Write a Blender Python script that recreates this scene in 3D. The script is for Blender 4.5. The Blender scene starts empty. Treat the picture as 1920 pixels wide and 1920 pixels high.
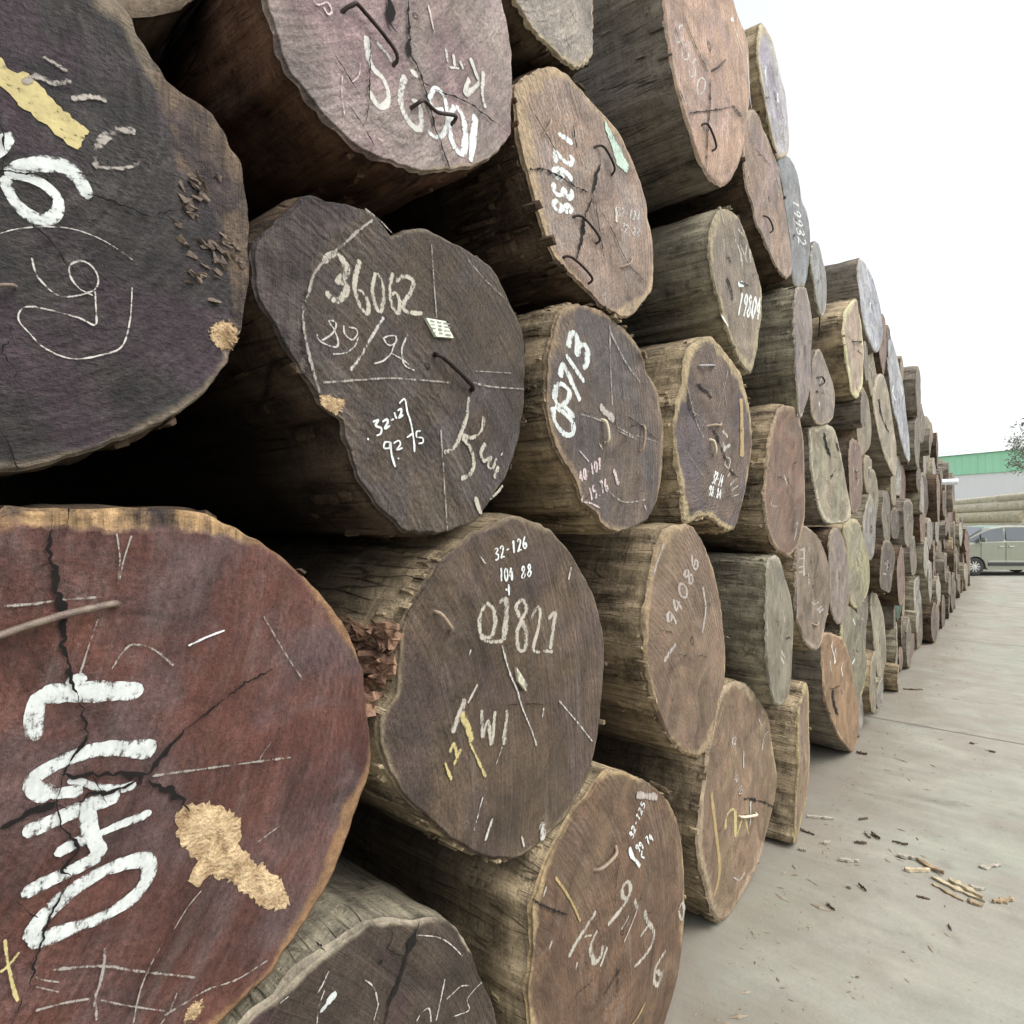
import bpy, bmesh, math, random
import numpy as np
from mathutils import Vector, Matrix
from mathutils.geometry import tessellate_polygon
R = math.radians
sc = bpy.context.scene
COL = sc.collection
# ------------------------------------------------------------------ camera, sky, sun, exposure
F0, CX, HY, VX, CAMH, CAMD = 1150., 960., 975., 1899., 2.0, 1.125     # focal length / horizon in 1920-px units, camera height, distance to the pile
PHI = math.atan((VX-CX)/F0)                                           # heading measured from the pile's length (+X) towards the pile (+Y)
FWD = np.array([math.cos(PHI), math.sin(PHI), 0.]); RGT = np.array([math.sin(PHI), -math.cos(PHI), 0.])
CAM = np.array([0., -CAMD, CAMH])
cd = bpy.data.cameras.new('camera'); cam = bpy.data.objects.new('camera', cd); COL.objects.link(cam)
cam.location = CAM; cam.rotation_euler = (R(90), 0, PHI-R(90))
cd.sensor_fit = 'HORIZONTAL'; cd.sensor_width = 36; cd.lens = 36*F0/1920; cd.shift_y = (HY-960)/1920
cd.clip_start = .02; cd.clip_end = 3000
sc.camera = cam
SUN_EL, SUN_DIR = R(52), Vector((.25, -.80, 0)).normalized()          # where the light comes from: over the yard, in front of the pile
w = bpy.data.worlds.new('World'); sc.world = w; w.use_nodes = True
wn, wl = w.node_tree.nodes, w.node_tree.links
bg = wn['Background']
sky = wn.new('ShaderNodeTexSky'); sky.sky_type = 'NISHITA'; sky.sun_disc = False
sky.sun_elevation = SUN_EL; sky.sun_rotation = math.atan2(SUN_DIR.x, SUN_DIR.y)
sky.air_density = 1.0; sky.dust_density = 4.0
hs = wn.new('ShaderNodeHueSaturation'); hs.inputs['Saturation'].default_value = .20; hs.inputs['Value'].default_value = 1.12   # an overcast sky: nearly white
wl.new(sky.outputs[0], hs.inputs['Color']); wl.new(hs.outputs[0], bg.inputs['Color'])
bg.inputs['Strength'].default_value = .15
sd = bpy.data.lights.new('sun', 'SUN'); sd.energy = .5; sd.angle = R(45); sd.color = (1, .965, .91)
sun = bpy.data.objects.new('sun', sd); COL.objects.link(sun)
sun.rotation_euler = Vector((SUN_DIR.x*math.cos(SUN_EL), SUN_DIR.y*math.cos(SUN_EL), math.sin(SUN_EL))).to_track_quat('Z', 'Y').to_euler()
sun.location = (0, -10, 12)
vs = sc.view_settings; vs.view_transform = 'Standard'; vs.look = 'None'; vs.gamma = 1; vs.use_curve_mapping = False
vs.exposure = 1.0
sc.cycles.use_denoising = True
sc.cycles.max_bounces = 6; sc.cycles.transparent_max_bounces = 12

# ------------------------------------------------------------------ helpers
def ray(px, py): return FWD + RGT*((px-CX)/F0) + np.array([0, 0, 1.])*((HY-py)/F0)
def on_plane(px, py, p, yaw=0., x0=0.):
    d = ray(px, py); t = math.tan(yaw)
    return CAM + d*((-p-x0*t-CAM[1])/(d[1]-d[0]*t))
def on_ground(px, py, z=0.):
    d = ray(px, py); return CAM + d*((z-CAMH)/d[2])
def at(px, py, depth): return CAM + ray(px, py)*depth

def tag(o, label=None, cat=None, group=None, kind=None):
    if label: o['label'] = label
    if cat: o['category'] = cat
    if group: o['group'] = group
    if kind: o['kind'] = kind
    return o
def empty(name, loc=(0, 0, 0), rz=0.):
    o = bpy.data.objects.new(name, None); COL.objects.link(o); o.location = loc; o.rotation_euler = (0, 0, rz)
    o.empty_display_size = .1
    return o
def mesh_obj(name, verts, faces, mat, parent=None, smooth=False, mats=None):
    me = bpy.data.meshes.new(name); me.from_pydata([tuple(v) for v in verts], [], [tuple(f) for f in faces]); me.update()
    if smooth: me.polygons.foreach_set('use_smooth', [True]*len(me.polygons))
    o = bpy.data.objects.new(name, me); COL.objects.link(o)
    for m in (mats or [mat]): me.materials.append(m)
    if parent: o.parent = parent
    return o
def bm_obj(name, bm, mat, parent=None, smooth=False):
    bmesh.ops.recalc_face_normals(bm, faces=bm.faces[:])
    me = bpy.data.meshes.new(name); bm.to_mesh(me); bm.free()
    if smooth: me.polygons.foreach_set('use_smooth', [True]*len(me.polygons))
    o = bpy.data.objects.new(name, me); COL.objects.link(o); me.materials.append(mat)
    if parent: o.parent = parent
    return o
def add_box(bm, c, s, rot=None, bevel=0):
    r = bmesh.ops.create_cube(bm, size=1)
    M = Matrix.Translation(c) @ (rot.to_4x4() if rot else Matrix()) @ Matrix.Diagonal((*s, 1))
    bmesh.ops.transform(bm, matrix=M, verts=r['verts'])
    if bevel:
        es = list({e for v in r['verts'] for e in v.link_edges})
        bmesh.ops.bevel(bm, geom=es, offset=bevel, segments=2, affect='EDGES')
def catmull(P, step, closed=False):
    P = np.asarray(P, float); n = len(P)
    if n < 3 and not closed:
        L = np.linalg.norm(P[-1]-P[0]); k = max(2, int(L/step)+1)
        t = np.linspace(0, 1, k)[:, None]; return P[0]*(1-t)+P[-1]*t
    out = []
    for i in range(n if closed else n-1):
        if closed: a, b, c, d = P[i-1], P[i], P[(i+1) % n], P[(i+2) % n]
        else: a, b, c, d = P[max(i-1, 0)], P[i], P[i+1], P[min(i+2, n-1)]
        k = max(1, int(np.linalg.norm(c-b)/step))
        for t in np.arange(k)/k:
            out.append(.5*(2*b+(c-a)*t+(2*a-5*b+4*c-d)*t*t+(3*b-a-3*c+d)*t**3))
    if not closed: out.append(P[-1])
    return np.array(out)
def resample(P, n):
    Q = np.vstack([P, P[:1]]); s = np.r_[0, np.cumsum(np.linalg.norm(np.diff(Q, axis=0), axis=1))]
    t = np.linspace(0, s[-1], n, endpoint=False)
    return np.stack([np.interp(t, s, Q[:, i]) for i in range(Q.shape[1])], 1)
def smooth_noise(n, rng, harm, decay=1.0):
    t = np.linspace(0, 2*np.pi, n, endpoint=False); v = np.zeros(n)
    for k in harm: v += rng.normal()*np.sin(k*t+rng.uniform(0, 6.28))/k**decay
    return v/max(1e-6, np.abs(v).max())
def inside(poly, X, Z):
    x, z = poly[:, 0], poly[:, 1]; c = np.zeros(X.shape, bool); n = len(x)
    for a in range(n):
        b = (a+1) % n
        if z[a] == z[b]: continue
        cond = (z[a] > Z) != (z[b] > Z)
        c ^= cond & (X < (x[b]-x[a])*(Z-z[a])/(z[b]-z[a])+x[a])
    return c

# ------------------------------------------------------------------ materials
class NT:
    def __init__(s, name):
        s.m = bpy.data.materials.new(name); s.m.use_nodes = True; s.t = s.m.node_tree
        s.b = s.t.nodes['Principled BSDF']; s.out = s.t.nodes['Material Output']
    def n(s, typ, **kw):
        o = s.t.nodes.new('ShaderNode'+typ)
        for k, v in kw.items(): setattr(o, k, v)
        return o
    def put(s, sock, v):
        if isinstance(v, bpy.types.NodeSocket): s.t.links.new(v, sock)
        elif isinstance(v, (tuple, list)) and sock.type == 'RGBA' and len(v) == 3: sock.default_value = (*v, 1)
        else: sock.default_value = v
    def co(s, kind='Object'): return s.n('TexCoord').outputs[kind]
    def map(s, v, scale=(1, 1, 1), rot=(0, 0, 0), loc=(0, 0, 0)):
        o = s.n('Mapping'); s.put(o.inputs[0], v); o.inputs['Scale'].default_value = scale; o.inputs['Rotation'].default_value = rot; o.inputs['Location'].default_value = loc
        return o.outputs[0]
    def noise(s, v, scale, detail=6, rough=.6, dist=0.):
        o = s.n('TexNoise'); s.put(o.inputs['Vector'], v); o.inputs['Scale'].default_value = scale; o.inputs['Detail'].default_value = detail
        o.inputs['Roughness'].default_value = rough; o.inputs['Distortion'].default_value = dist
        return o.outputs['Fac']
    def rng(s, v, a, b, c=0., d=1., smooth=False):
        o = s.n('MapRange'); o.interpolation_type = 'SMOOTHSTEP' if smooth else 'LINEAR'
        s.put(o.inputs[0], v)
        for i, q in zip((1, 2, 3, 4), (a, b, c, d)): s.put(o.inputs[i], q)
        return o.outputs[0]
    def math(s, op, a, b=0., clamp=False):
        o = s.n('Math'); o.operation = op; o.use_clamp = clamp; s.put(o.inputs[0], a); s.put(o.inputs[1], b); return o.outputs[0]
    def mix(s, f, a, b, mode='MIX'):
        o = s.n('Mix'); o.data_type = 'RGBA'; o.blend_type = mode; o.clamp_factor = True
        s.put(o.inputs[0], f); s.put(o.inputs[6], a); s.put(o.inputs[7], b); return o.outputs[2]
    def val(s, v, col):                        # colour times a scalar
        o = s.n('VectorMath'); o.operation = 'SCALE'; s.put(o.inputs[0], col); s.put(o.inputs['Scale'], v); return o.outputs[0]
    def attr(s, name):
        o = s.n('Attribute'); o.attribute_name = name; return o.outputs['Fac']
    def bump(s, h, strength=.5, dist=.01, nrm=None):
        o = s.n('Bump'); o.inputs['Strength'].default_value = strength; o.inputs['Distance'].default_value = dist; s.put(o.inputs['Height'], h)
        if nrm: s.put(o.inputs['Normal'], nrm)
        return o.outputs[0]
    def done(s, col, rough=.8, nrm=None, spec=.3):
        s.put(s.b.inputs['Base Color'], col); s.put(s.b.inputs['Roughness'], rough); s.b.inputs['Specular IOR Level'].default_value = spec
        if nrm: s.put(s.b.inputs['Normal'], nrm)
        return s.m

def mat_face(name, dark, mid, tint, rim=(.30, .21, .12), rimw=.06, saw=20., dust=.25, rings=26., seed=0., patch=(.2, .14, .09), sawbump=.5, ct=1., arc=(.2, .9), ringk=.07):
    q = NT(name); seedv = (seed*3.1, seed*1.7, seed*2.3)
    c = q.map(q.co(), loc=seedv)
    g = q.map(q.co(), rot=(0, R(saw), 0))
    wob = q.noise(c, 2.2, 3)
    sg = q.n('SeparateXYZ'); q.put(sg.inputs[0], g); gxx = q.math('SUBTRACT', sg.outputs[0], seedv[0]*0+arc[0]); gzz = q.math('SUBTRACT', sg.outputs[2], arc[1])
    rad_ = q.math('SQRT', q.math('ADD', q.math('MULTIPLY', gxx, gxx), q.math('MULTIPLY', gzz, gzz))); ang_ = q.math('ARCTAN2', gxx, gzz)
    cp = q.n('CombineXYZ'); q.put(cp.inputs[0], ang_); q.put(cp.inputs[1], float(seed)); q.put(cp.inputs[2], q.math('ADD', rad_, q.math('MULTIPLY', q.noise(c, 3, 3), .03)))
    pol = cp.outputs[0]
    streak = q.noise(q.map(pol, scale=(4, 1, 105)), 1.0, 7, .68, .15)        # the saw's strokes, arcs swung about a point beside the end
    streak2 = q.noise(q.map(pol, scale=(1.6, 1, 28)), 1.0, 5, .6, .3)
    fine = q.noise(c, 210, 3, .6)
    mid_n = q.noise(c, 14, 6, .65)
    big = q.noise(c, 2.6, 5, .55, .6)
    rr = q.attr('rr'); rw = q.math('ADD', q.math('MULTIPLY', rr, rings), q.math('ADD', q.math('MULTIPLY', wob, 8.), q.math('MULTIPLY', q.noise(c, 9, 4, .6), 2.2)))
    ring = q.math('SINE', q.math('MULTIPLY', rw, 6.283))
    col = q.mix(q.rng(big, .3, .7, smooth=True), dark, mid)
    col = q.mix(q.rng(q.noise(q.map(c, loc=(7, 3, 5)), 3.4, 5, .6, .8), .44, .64, 0, .9, smooth=True), col, tint)
    k = q.math('ADD', q.math('MULTIPLY', streak, 1.0), q.math('MULTIPLY', streak2, .7))
    k = q.math('ADD', k, q.math('MULTIPLY', mid_n, .75))
    k = q.math('ADD', k, q.math('MULTIPLY', fine, .55))
    k = q.math('ADD', k, q.math('MULTIPLY', q.math('MULTIPLY', ring, q.rng(q.noise(q.map(c, loc=(8, 8, 1)), 4, 4, .6), .4, .65, .15, 1.5)), ringk*.8))
    spk = q.rng(q.noise(q.map(g, scale=(1, 1, 2.2), loc=(5, 5, 5)), 70, 5, .75), .30, .70, .55, 1.4)
    blot = q.rng(q.noise(q.map(c, loc=(1, 4, 2)), 5.5, 7, .68, 1.2), .30, .70, .52, 1.55)
    col = q.val(q.math('MULTIPLY', q.math('MULTIPLY', q.rng(k, .95, 2.05, 1-.5*ct, 1+.55*ct), q.math('ADD', 1-ct, q.math('MULTIPLY', spk, ct))), blot), col)
    d = q.math('MULTIPLY', q.rng(q.noise(q.map(pol, scale=(5, 1, 34), loc=(2, 9, 4)), 1.0, 8, .7, .4), .50, .80, 0, 1), q.rng(big, .35, .65, .25, 1.))
    col = q.mix(q.math('MULTIPLY', d, dust), col, (.46, .42, .38))           # pale dry sawdust lying in the strokes
    rimf = q.rng(q.math('ADD', rr, q.math('MULTIPLY', q.math('SUBTRACT', q.noise(c, 9, 6, .7), .5), rimw*1.7)), q.rng(q.noise(q.map(c, loc=(6, 2, 9)), 2.6, 4, .6), .32, .68, 1-rimw*2.6, 1.01), q.rng(q.noise(q.map(c, loc=(6, 2, 9)), 2.6, 4, .6), .32, .68, 1-rimw*1.6, 1.05), smooth=True)
    rimc = q.val(q.rng(q.math('ADD', mid_n, q.noise(c, 45, 5, .7)), .7, 1.35, .45, 1.55), rim)
    col = q.mix(rimf, col, rimc)
    pf = q.rng(q.math('ADD', q.attr('patch'), q.math('MULTIPLY', q.math('SUBTRACT', q.math('ADD', q.math('MULTIPLY', q.noise(c, 7, 6, .7), .7), q.math('MULTIPLY', streak2, .3)), .5), 1.5)), .36, .64, smooth=True)
    fibre = q.noise(q.map(c, scale=(60, 60, 7)), 1.0, 6, .65, .5)
    col = q.mix(pf, col, q.mix(q.rng(q.noise(q.map(c, loc=(3, 1, 8)), 6, 6, .7, .6), .42, .62), q.val(q.rng(q.math('ADD', fibre, mid_n), .75, 1.3, .15, 1.9), patch), q.val(q.rng(mid_n, .35, .65, .3, 1.3), (.06, .045, .045))))
    wv = q.n('TexWave'); wv.wave_type = 'BANDS'; wv.bands_direction = 'Z'; q.put(wv.inputs['Vector'], pol)
    for kk, vv in (('Scale', 14.), ('Distortion', 7.), ('Detail', 5.), ('Detail Scale', 2.2)): wv.inputs[kk].default_value = vv
    h = q.math('ADD', q.math('MULTIPLY', streak, .8), q.math('MULTIPLY', q.math('MULTIPLY', wv.outputs['Fac'], q.rng(big, .4, .6, .0, .5)), sawbump))
    h = q.math('ADD', h, q.math('MULTIPLY', fine, .35)); h = q.math('ADD', h, q.math('MULTIPLY', mid_n, .5))
    h = q.math('ADD', h, q.math('MULTIPLY', pf, q.math('ADD', q.math('MULTIPLY', fibre, 2.2), q.math('MULTIPLY', q.noise(c, 12, 6, .75), 2.5))))
    return q.done(col, q.rng(mid_n, .3, .7, .52, .85), q.bump(q.math('ADD', h, q.math('MULTIPLY', q.noise(q.map(g, scale=(1, 1, 2.2), loc=(5, 5, 5)), 70, 5, .75), .9)), 1., .008*(.35+.65*ct)), .28)

def mat_bark(name, dark, light, moss, mossf=.4, seed=0., edge=(.34, .27, .16)):
    q = NT(name); c = q.map(q.co(), loc=(seed*5.1, seed*2.3, seed*3.7))
    fib = q.noise(q.map(c, scale=(70, 3.0, 70)), 1., 8, .70, .35)
    fib2 = q.noise(q.map(c, scale=(11, 1.3, 11)), 1., 6, .6, .8)
    lump = q.noise(c, 8.5, 7, .68)
    fine = q.noise(c, 130, 4, .65)
    cr = q.n('TexVoronoi'); cr.feature = 'DISTANCE_TO_EDGE'; q.put(cr.inputs['Vector'], q.map(q.val(1., c), scale=(13, .9, 13), loc=(.3, .1, .7))); cr.inputs['Scale'].default_value = 1.5
    crack = q.math('MAXIMUM', q.rng(cr.outputs['Distance'], .0, .035, 0, 1), q.rng(q.noise(c, 5, 4, .6), .40, .52, 0, 1))
    k = q.math('ADD', q.math('ADD', q.math('MULTIPLY', fib, .9), q.math('MULTIPLY', fib2, .8)), q.math('ADD', q.math('MULTIPLY', lump, .7), q.math('MULTIPLY', fine, .35)))
    col = q.mix(q.rng(k, 1.0, 1.72), dark, light)
    col = q.mix(q.rng(q.noise(c, 3.1, 5, .6), .5, .7, 0, mossf, smooth=True), col, moss)
    ring = q.noise(q.map(c, scale=(5, 42, 5)), 1., 5, .65, .7)              # cross checks in the weathered sapwood
    col = q.val(q.rng(ring, .34, .5, .72, 1.04), col)
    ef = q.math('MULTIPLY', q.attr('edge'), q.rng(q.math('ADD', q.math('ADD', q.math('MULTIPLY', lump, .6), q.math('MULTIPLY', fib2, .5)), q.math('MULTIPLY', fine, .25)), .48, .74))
    col = q.mix(ef, col, q.val(q.rng(k, 1.05, 1.7, .5, 1.3), edge))  # bare sapwood near the sawn end; fading light between logs put into colour too
    col = q.val(q.rng(crack, 0, 1, .4, 1.), col)
    h = q.math('ADD', q.math('MULTIPLY', fib, 1.), q.math('ADD', q.math('MULTIPLY', fib2, 1.4), q.math('MULTIPLY', lump, 1.2)))
    h = q.math('ADD', h, q.math('ADD', q.math('MULTIPLY', crack, .5), q.math('ADD', q.math('MULTIPLY', fine, .3), q.math('MULTIPLY', ring, .5))))
    return q.done(col, .92, q.bump(h, 1., .024), .15)

def mat_paint(name, col, wear=.5, saw=20., scale=60., col2=None):
    q = NT(name); c = q.co(); g = q.map(c, rot=(0, R(saw), 0))
    n = q.math('ADD', q.math('MULTIPLY', q.noise(q.map(g, scale=(.22, .22, 1.)), scale, 6, .7), .6), q.math('MULTIPLY', q.noise(c, scale*2.4, 4, .7), .4))
    e = q.math('MULTIPLY', q.attr('edge'), .10)                              # thinner towards the brush's edge
    a = q.rng(q.math('SUBTRACT', n, e), wear-.16, wear-.02, 0, 1, smooth=True)
    n2 = q.noise(c, 22, 6, .65)
    cc = q.val(q.rng(q.math('ADD', n, n2), .7, 1.3, .62, 1.12), col)
    if col2: cc = q.mix(q.rng(n2, .45, .62), cc, col2)
    q.put(q.b.inputs['Alpha'], a)
    return q.done(cc, .75, q.bump(q.math('ADD', n, n2), .5, .003), .3)
def mat_rough(name, c1, c2, scale=30., rough=.8, metal=0., stretch=(1, 1, 1), bump=.5, dist=.003):
    q = NT(name); c = q.map(q.co(), scale=stretch)
    n = q.noise(c, scale, 7, .65); n2 = q.noise(c, scale*6, 4, .6)
    q.b.inputs['Metallic'].default_value = metal
    return q.done(q.mix(q.rng(q.math('ADD', n, q.math('MULTIPLY', n2, .5)), .55, .95), c1, c2), rough, q.bump(q.math('ADD', n, q.math('MULTIPLY', n2, .4)), bump, dist), .4)

# ---- outlines of the log ends, read off the photograph in its 1920-pixel frame; each is laid on its own end plane
OUT = {
'A': [(120,-80),(235,0),(262,60),(283,90),(315,145),(340,165),(372,186),(403,210),(430,260),(455,303),(463,345),(469,430),(468,520),(457,600),(440,650),(402,718),(360,760),(280,805),(180,842),(100,868),(0,888),(-250,880),(-480,790),(-620,600),(-650,350),(-560,120),(-380,-60),(-120,-130)],
'B': [(470,510),(470,460),(493,440),(523,410),(573,368),(607,375),(647,382),(683,393),(707,410),(733,442),(742,440),(760,430),(793,428),(813,435),(857,457),(907,490),(930,513),(953,560),(977,610),(987,660),(987,710),(985,760),(973,827),(950,893),(923,933),(897,973),(857,993),(817,1002),(760,997),(740,980),(717,960),(673,907),(660,860),(647,820),(640,790),(600,757),(593,737),(550,677),(523,627),(503,593),(480,560)],
'C': [(500,0),(515,60),(530,120),(543,148),(570,177),(610,227),(650,263),(693,290),(727,303),(777,317),(827,320),(877,315),(910,303),(940,280),(960,253),(963,217),(962,133),(957,83),(947,40),(937,0),(920,-60),(895,-150),(830,-260),(720,-300),(600,-270),(525,-180),(495,-80)],
'D': [(963,160),(987,143),(1013,127),(1030,123),(1053,130),(1083,157),(1107,183),(1133,213),(1160,243),(1183,287),(1203,333),(1215,377),(1217,410),(1225,450),(1226,533),(1213,560),(1187,590),(1167,597),(1150,587),(1127,573),(1107,550),(1080,520),(1053,493),(1033,457),(1010,397),(993,337),(980,293),(972,257),(967,200)],
'E': [(963,0),(983,33),(1003,63),(1027,83),(1047,103),(1067,120),(1083,127),(1103,120),(1112,100),(1113,60),(1112,0),(1105,-60),(1080,-130),(1040,-160),(990,-150),(950,-100),(945,-40)],
'F': [(1245,0),(1250,50),(1257,110),(1267,167),(1280,213),(1297,260),(1313,300),(1330,327),(1350,345),(1367,345),(1380,320),(1389,293),(1396,250),(1402,215),(1408,185),(1407,145),(1405,93),(1400,67),(1385,30),(1373,-5),(1350,-80),(1315,-180),(1275,-225),(1240,-170),(1237,-60)],
'G': [(1429,42),(1437,52),(1448,78),(1457,120),(1463,147),(1472,180),(1477,233),(1479,258),(1477,288),(1460,298),(1453,280),(1443,237),(1438,208),(1433,175),(1427,133),(1423,100),(1424,67)],
'H': [(1397,215),(1405,205),(1415,208),(1423,218),(1430,238),(1443,263),(1458,300),(1466,340),(1473,390),(1479,440),(1484,490),(1484,515),(1473,522),(1460,508),(1450,490),(1438,463),(1428,437),(1418,417),(1412,383),(1402,355),(1396,313),(1393,260)],
'I': [(1462,298),(1475,290),(1492,313),(1502,342),(1507,373),(1515,397),(1518,440),(1518,490),(1513,530),(1502,545),(1492,530),(1486,500),(1481,450),(1476,400),(1468,350),(1461,320)],
'J': [(1530,452),(1537,460),(1542,480),(1548,513),(1550,547),(1550,577),(1545,593),(1540,588),(1533,563),(1528,538),(1523,513),(1520,488),(1524,460)],
'K': [(1347,395),(1363,392),(1380,403),(1393,430),(1407,467),(1420,507),(1428,540),(1427,600),(1423,627),(1422,657),(1413,697),(1403,693),(1387,673),(1370,633),(1357,600),(1350,567),(1340,533),(1333,483),(1333,433)],
'L': [(1290,657),(1283,693),(1280,727),(1268,760),(1265,810),(1268,860),(1277,920),(1282,977),(1293,982),(1310,970),(1327,972),(1343,980),(1367,997),(1383,987),(1393,953),(1403,910),(1412,843),(1412,800),(1407,760),(1397,720),(1387,693),(1370,670),(1353,647),(1337,630),(1313,637)],
'M': [(1083,570),(1127,580),(1160,607),(1187,633),(1207,670),(1213,697),(1233,727),(1240,760),(1247,800),(1246,860),(1240,920),(1227,957),(1213,977),(1180,993),(1160,998),(1130,987),(1117,963),(1093,943),(1083,913),(1070,887),(1053,860),(1040,833),(1027,787),(1023,753),(1025,710),(1027,670),(1037,633),(1043,600),(1058,578)],
'N': [(0,956),(11,947),(55,952),(219,953),(328,955),(386,964),(430,984),(481,1013),(529,1042),(565,1075),(612,1119),(638,1155),(656,1181),(674,1221),(685,1268),(693,1341),(699,1425),(692,1455),(685,1476),(675,1508),(645,1590),(626,1638),(604,1684),(582,1720),(555,1760),(528,1801),(501,1836),(461,1877),(420,1917),(370,1960),(300,2010),(200,2050),(50,2080),(-150,2060),(-400,1960),(-600,1780),(-700,1500),(-650,1250),(-500,1080),(-250,990),(-100,962)],
'O': [(950,970),(927,980),(883,1003),(853,1033),(817,1060),(787,1103),(760,1147),(749,1187),(745,1243),(740,1300),(712,1345),(712,1390),(727,1443),(760,1493),(800,1537),(840,1570),(887,1597),(908,1608),(945,1613),(973,1608),(1001,1590),(1035,1560),(1060,1532),(1075,1505),(1100,1460),(1117,1410),(1127,1343),(1133,1260),(1133,1210),(1127,1167),(1113,1120),(1100,1090),(1083,1057),(1063,1023),(1033,993),(1000,977),(975,970)],
'P': [(1277,983),(1250,990),(1237,1013),(1227,1057),(1217,1107),(1210,1157),(1210,1223),(1218,1273),(1235,1330),(1260,1385),(1285,1413),(1305,1420),(1322,1405),(1338,1365),(1350,1315),(1360,1273),(1363,1223),(1357,1157),(1347,1100),(1337,1057),(1320,1013),(1300,987)],
'Q': [(1441,1052),(1453,1041),(1463,1047),(1470,1073),(1480,1113),(1488,1167),(1488,1223),(1485,1273),(1477,1307),(1467,1323),(1457,1320),(1447,1290),(1440,1240),(1437,1173),(1437,1123),(1438,1073)],
'R': [(1387,1278),(1357,1287),(1343,1313),(1337,1353),(1331,1397),(1322,1450),(1313,1510),(1310,1580),(1317,1630),(1330,1680),(1340,1713),(1353,1730),(1370,1717),(1393,1680),(1410,1650),(1427,1600),(1443,1547),(1452,1497),(1455,1463),(1450,1397),(1443,1353),(1427,1313),(1410,1291)],
'S': [(1133,1450),(1105,1492),(1077,1529),(1043,1582),(1018,1627),(1004,1670),(995,1703),(996,1740),(995,1802),(990,1858),(990,1900),(995,1960),(1010,2020),(1045,2060),(1095,2075),(1150,2058),(1200,2010),(1237,1950),(1255,1895),(1266,1855),(1274,1805),(1280,1750),(1282,1690),(1280,1600),(1272,1545),(1260,1507),(1243,1487),(1217,1467),(1189,1453),(1158,1446)],
'T': [(740,1726),(783,1729),(813,1722),(842,1730),(867,1752),(886,1785),(905,1828),(921,1860),(934,1901),(943,1960),(948,2040),(940,2180),(905,2350),(845,2490),(740,2590),(610,2615),(480,2570),(370,2480),(305,2350),(290,2220),(320,2110),(380,2010),(452,1920),(496,1882),(536,1844),(555,1822),(610,1776),(653,1749),(691,1733)],
'U': [(1513,1281),(1516,1289),(1518,1310),(1519,1354),(1518,1430),(1513,1497),(1503,1540),(1494,1581),(1490,1577),(1492,1547),(1494,1480),(1496,1412),(1498,1369),(1501,1325),(1507,1296)],
'V': [(1545,1188),(1567,1190),(1582,1200),(1592,1230),(1600,1270),(1610,1310),(1611,1345),(1608,1385),(1601,1406),(1594,1409),(1583,1395),(1572,1375),(1561,1350),(1551,1325),(1545,1300),(1542,1260),(1541,1220)],
'W': [(1597,972),(1612,980),(1618,1000),(1625,1025),(1632,1058),(1632,1080),(1628,1108),(1618,1133),(1613,1142),(1600,1137),(1593,1120),(1590,1092),(1588,1058),(1587,1033),(1583,1000),(1585,983)],
'X': [(1577,1160),(1588,1138),(1602,1140),(1614,1165),(1621,1205),(1625,1250),(1622,1285),(1614,1310),(1605,1318),(1595,1300),(1585,1260),(1578,1210)],
'Y': [(1457,777),(1470,760),(1493,767),(1500,793),(1507,827),(1510,877),(1510,927),(1507,977),(1497,1020),(1483,1043),(1470,1040),(1453,1027),(1440,993),(1435,943),(1437,893),(1443,827)],
'Z': [(1522,801),(1555,797),(1568,819),(1577,852),(1585,895),(1594,939),(1594,972),(1581,981),(1552,981),(1539,961),(1528,917),(1521,873),(1520,830)],
'a': [(1500,990),(1513,987),(1533,1003),(1547,1033),(1557,1073),(1560,1107),(1557,1140),(1547,1173),(1533,1217),(1513,1210),(1500,1180),(1493,1157),(1492,1107),(1493,1057),(1495,1023)],
'b': [(1556,1000),(1570,990),(1582,1010),(1590,1060),(1592,1110),(1588,1150),(1580,1170),(1568,1165),(1560,1130),(1557,1080),(1555,1040)],
'c': [(1634,1115),(1641,1105),(1650,1128),(1657,1160),(1661,1208),(1662,1245),(1661,1280),(1657,1297),(1652,1288),(1645,1255),(1640,1220),(1637,1186),(1634,1150)],
'd': [(1495,545),(1505,538),(1513,543),(1520,580),(1522,640),(1521,700),(1516,740),(1505,783),(1498,775),(1495,740),(1492,690),(1492,620)],
'e': [(1533,655),(1542,660),(1550,680),(1558,710),(1564,740),(1564,770),(1558,790),(1540,797),(1528,787),(1522,763),(1521,722),(1524,680)],
'f': [(1612,484),(1622,490),(1632,510),(1643,540),(1652,573),(1656,605),(1655,638),(1647,660),(1637,653),(1625,627),(1617,593),(1613,555),(1610,513)],
'g': [(1583,590),(1590,575),(1600,563),(1608,563),(1614,600),(1619,650),(1620,700),(1615,730),(1606,747),(1598,732),(1590,700),(1585,665),(1582,630)],
'h': [(1648,702),(1658,703),(1666,730),(1671,775),(1676,810),(1682,842),(1682,880),(1678,893),(1668,878),(1656,842),(1645,790),(1638,745),(1641,715)],
'i': [(1662,645),(1670,633),(1679,652),(1688,690),(1695,740),(1702,800),(1708,850),(1703,865),(1692,830),(1682,790),(1672,740),(1666,690)],
}
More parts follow.
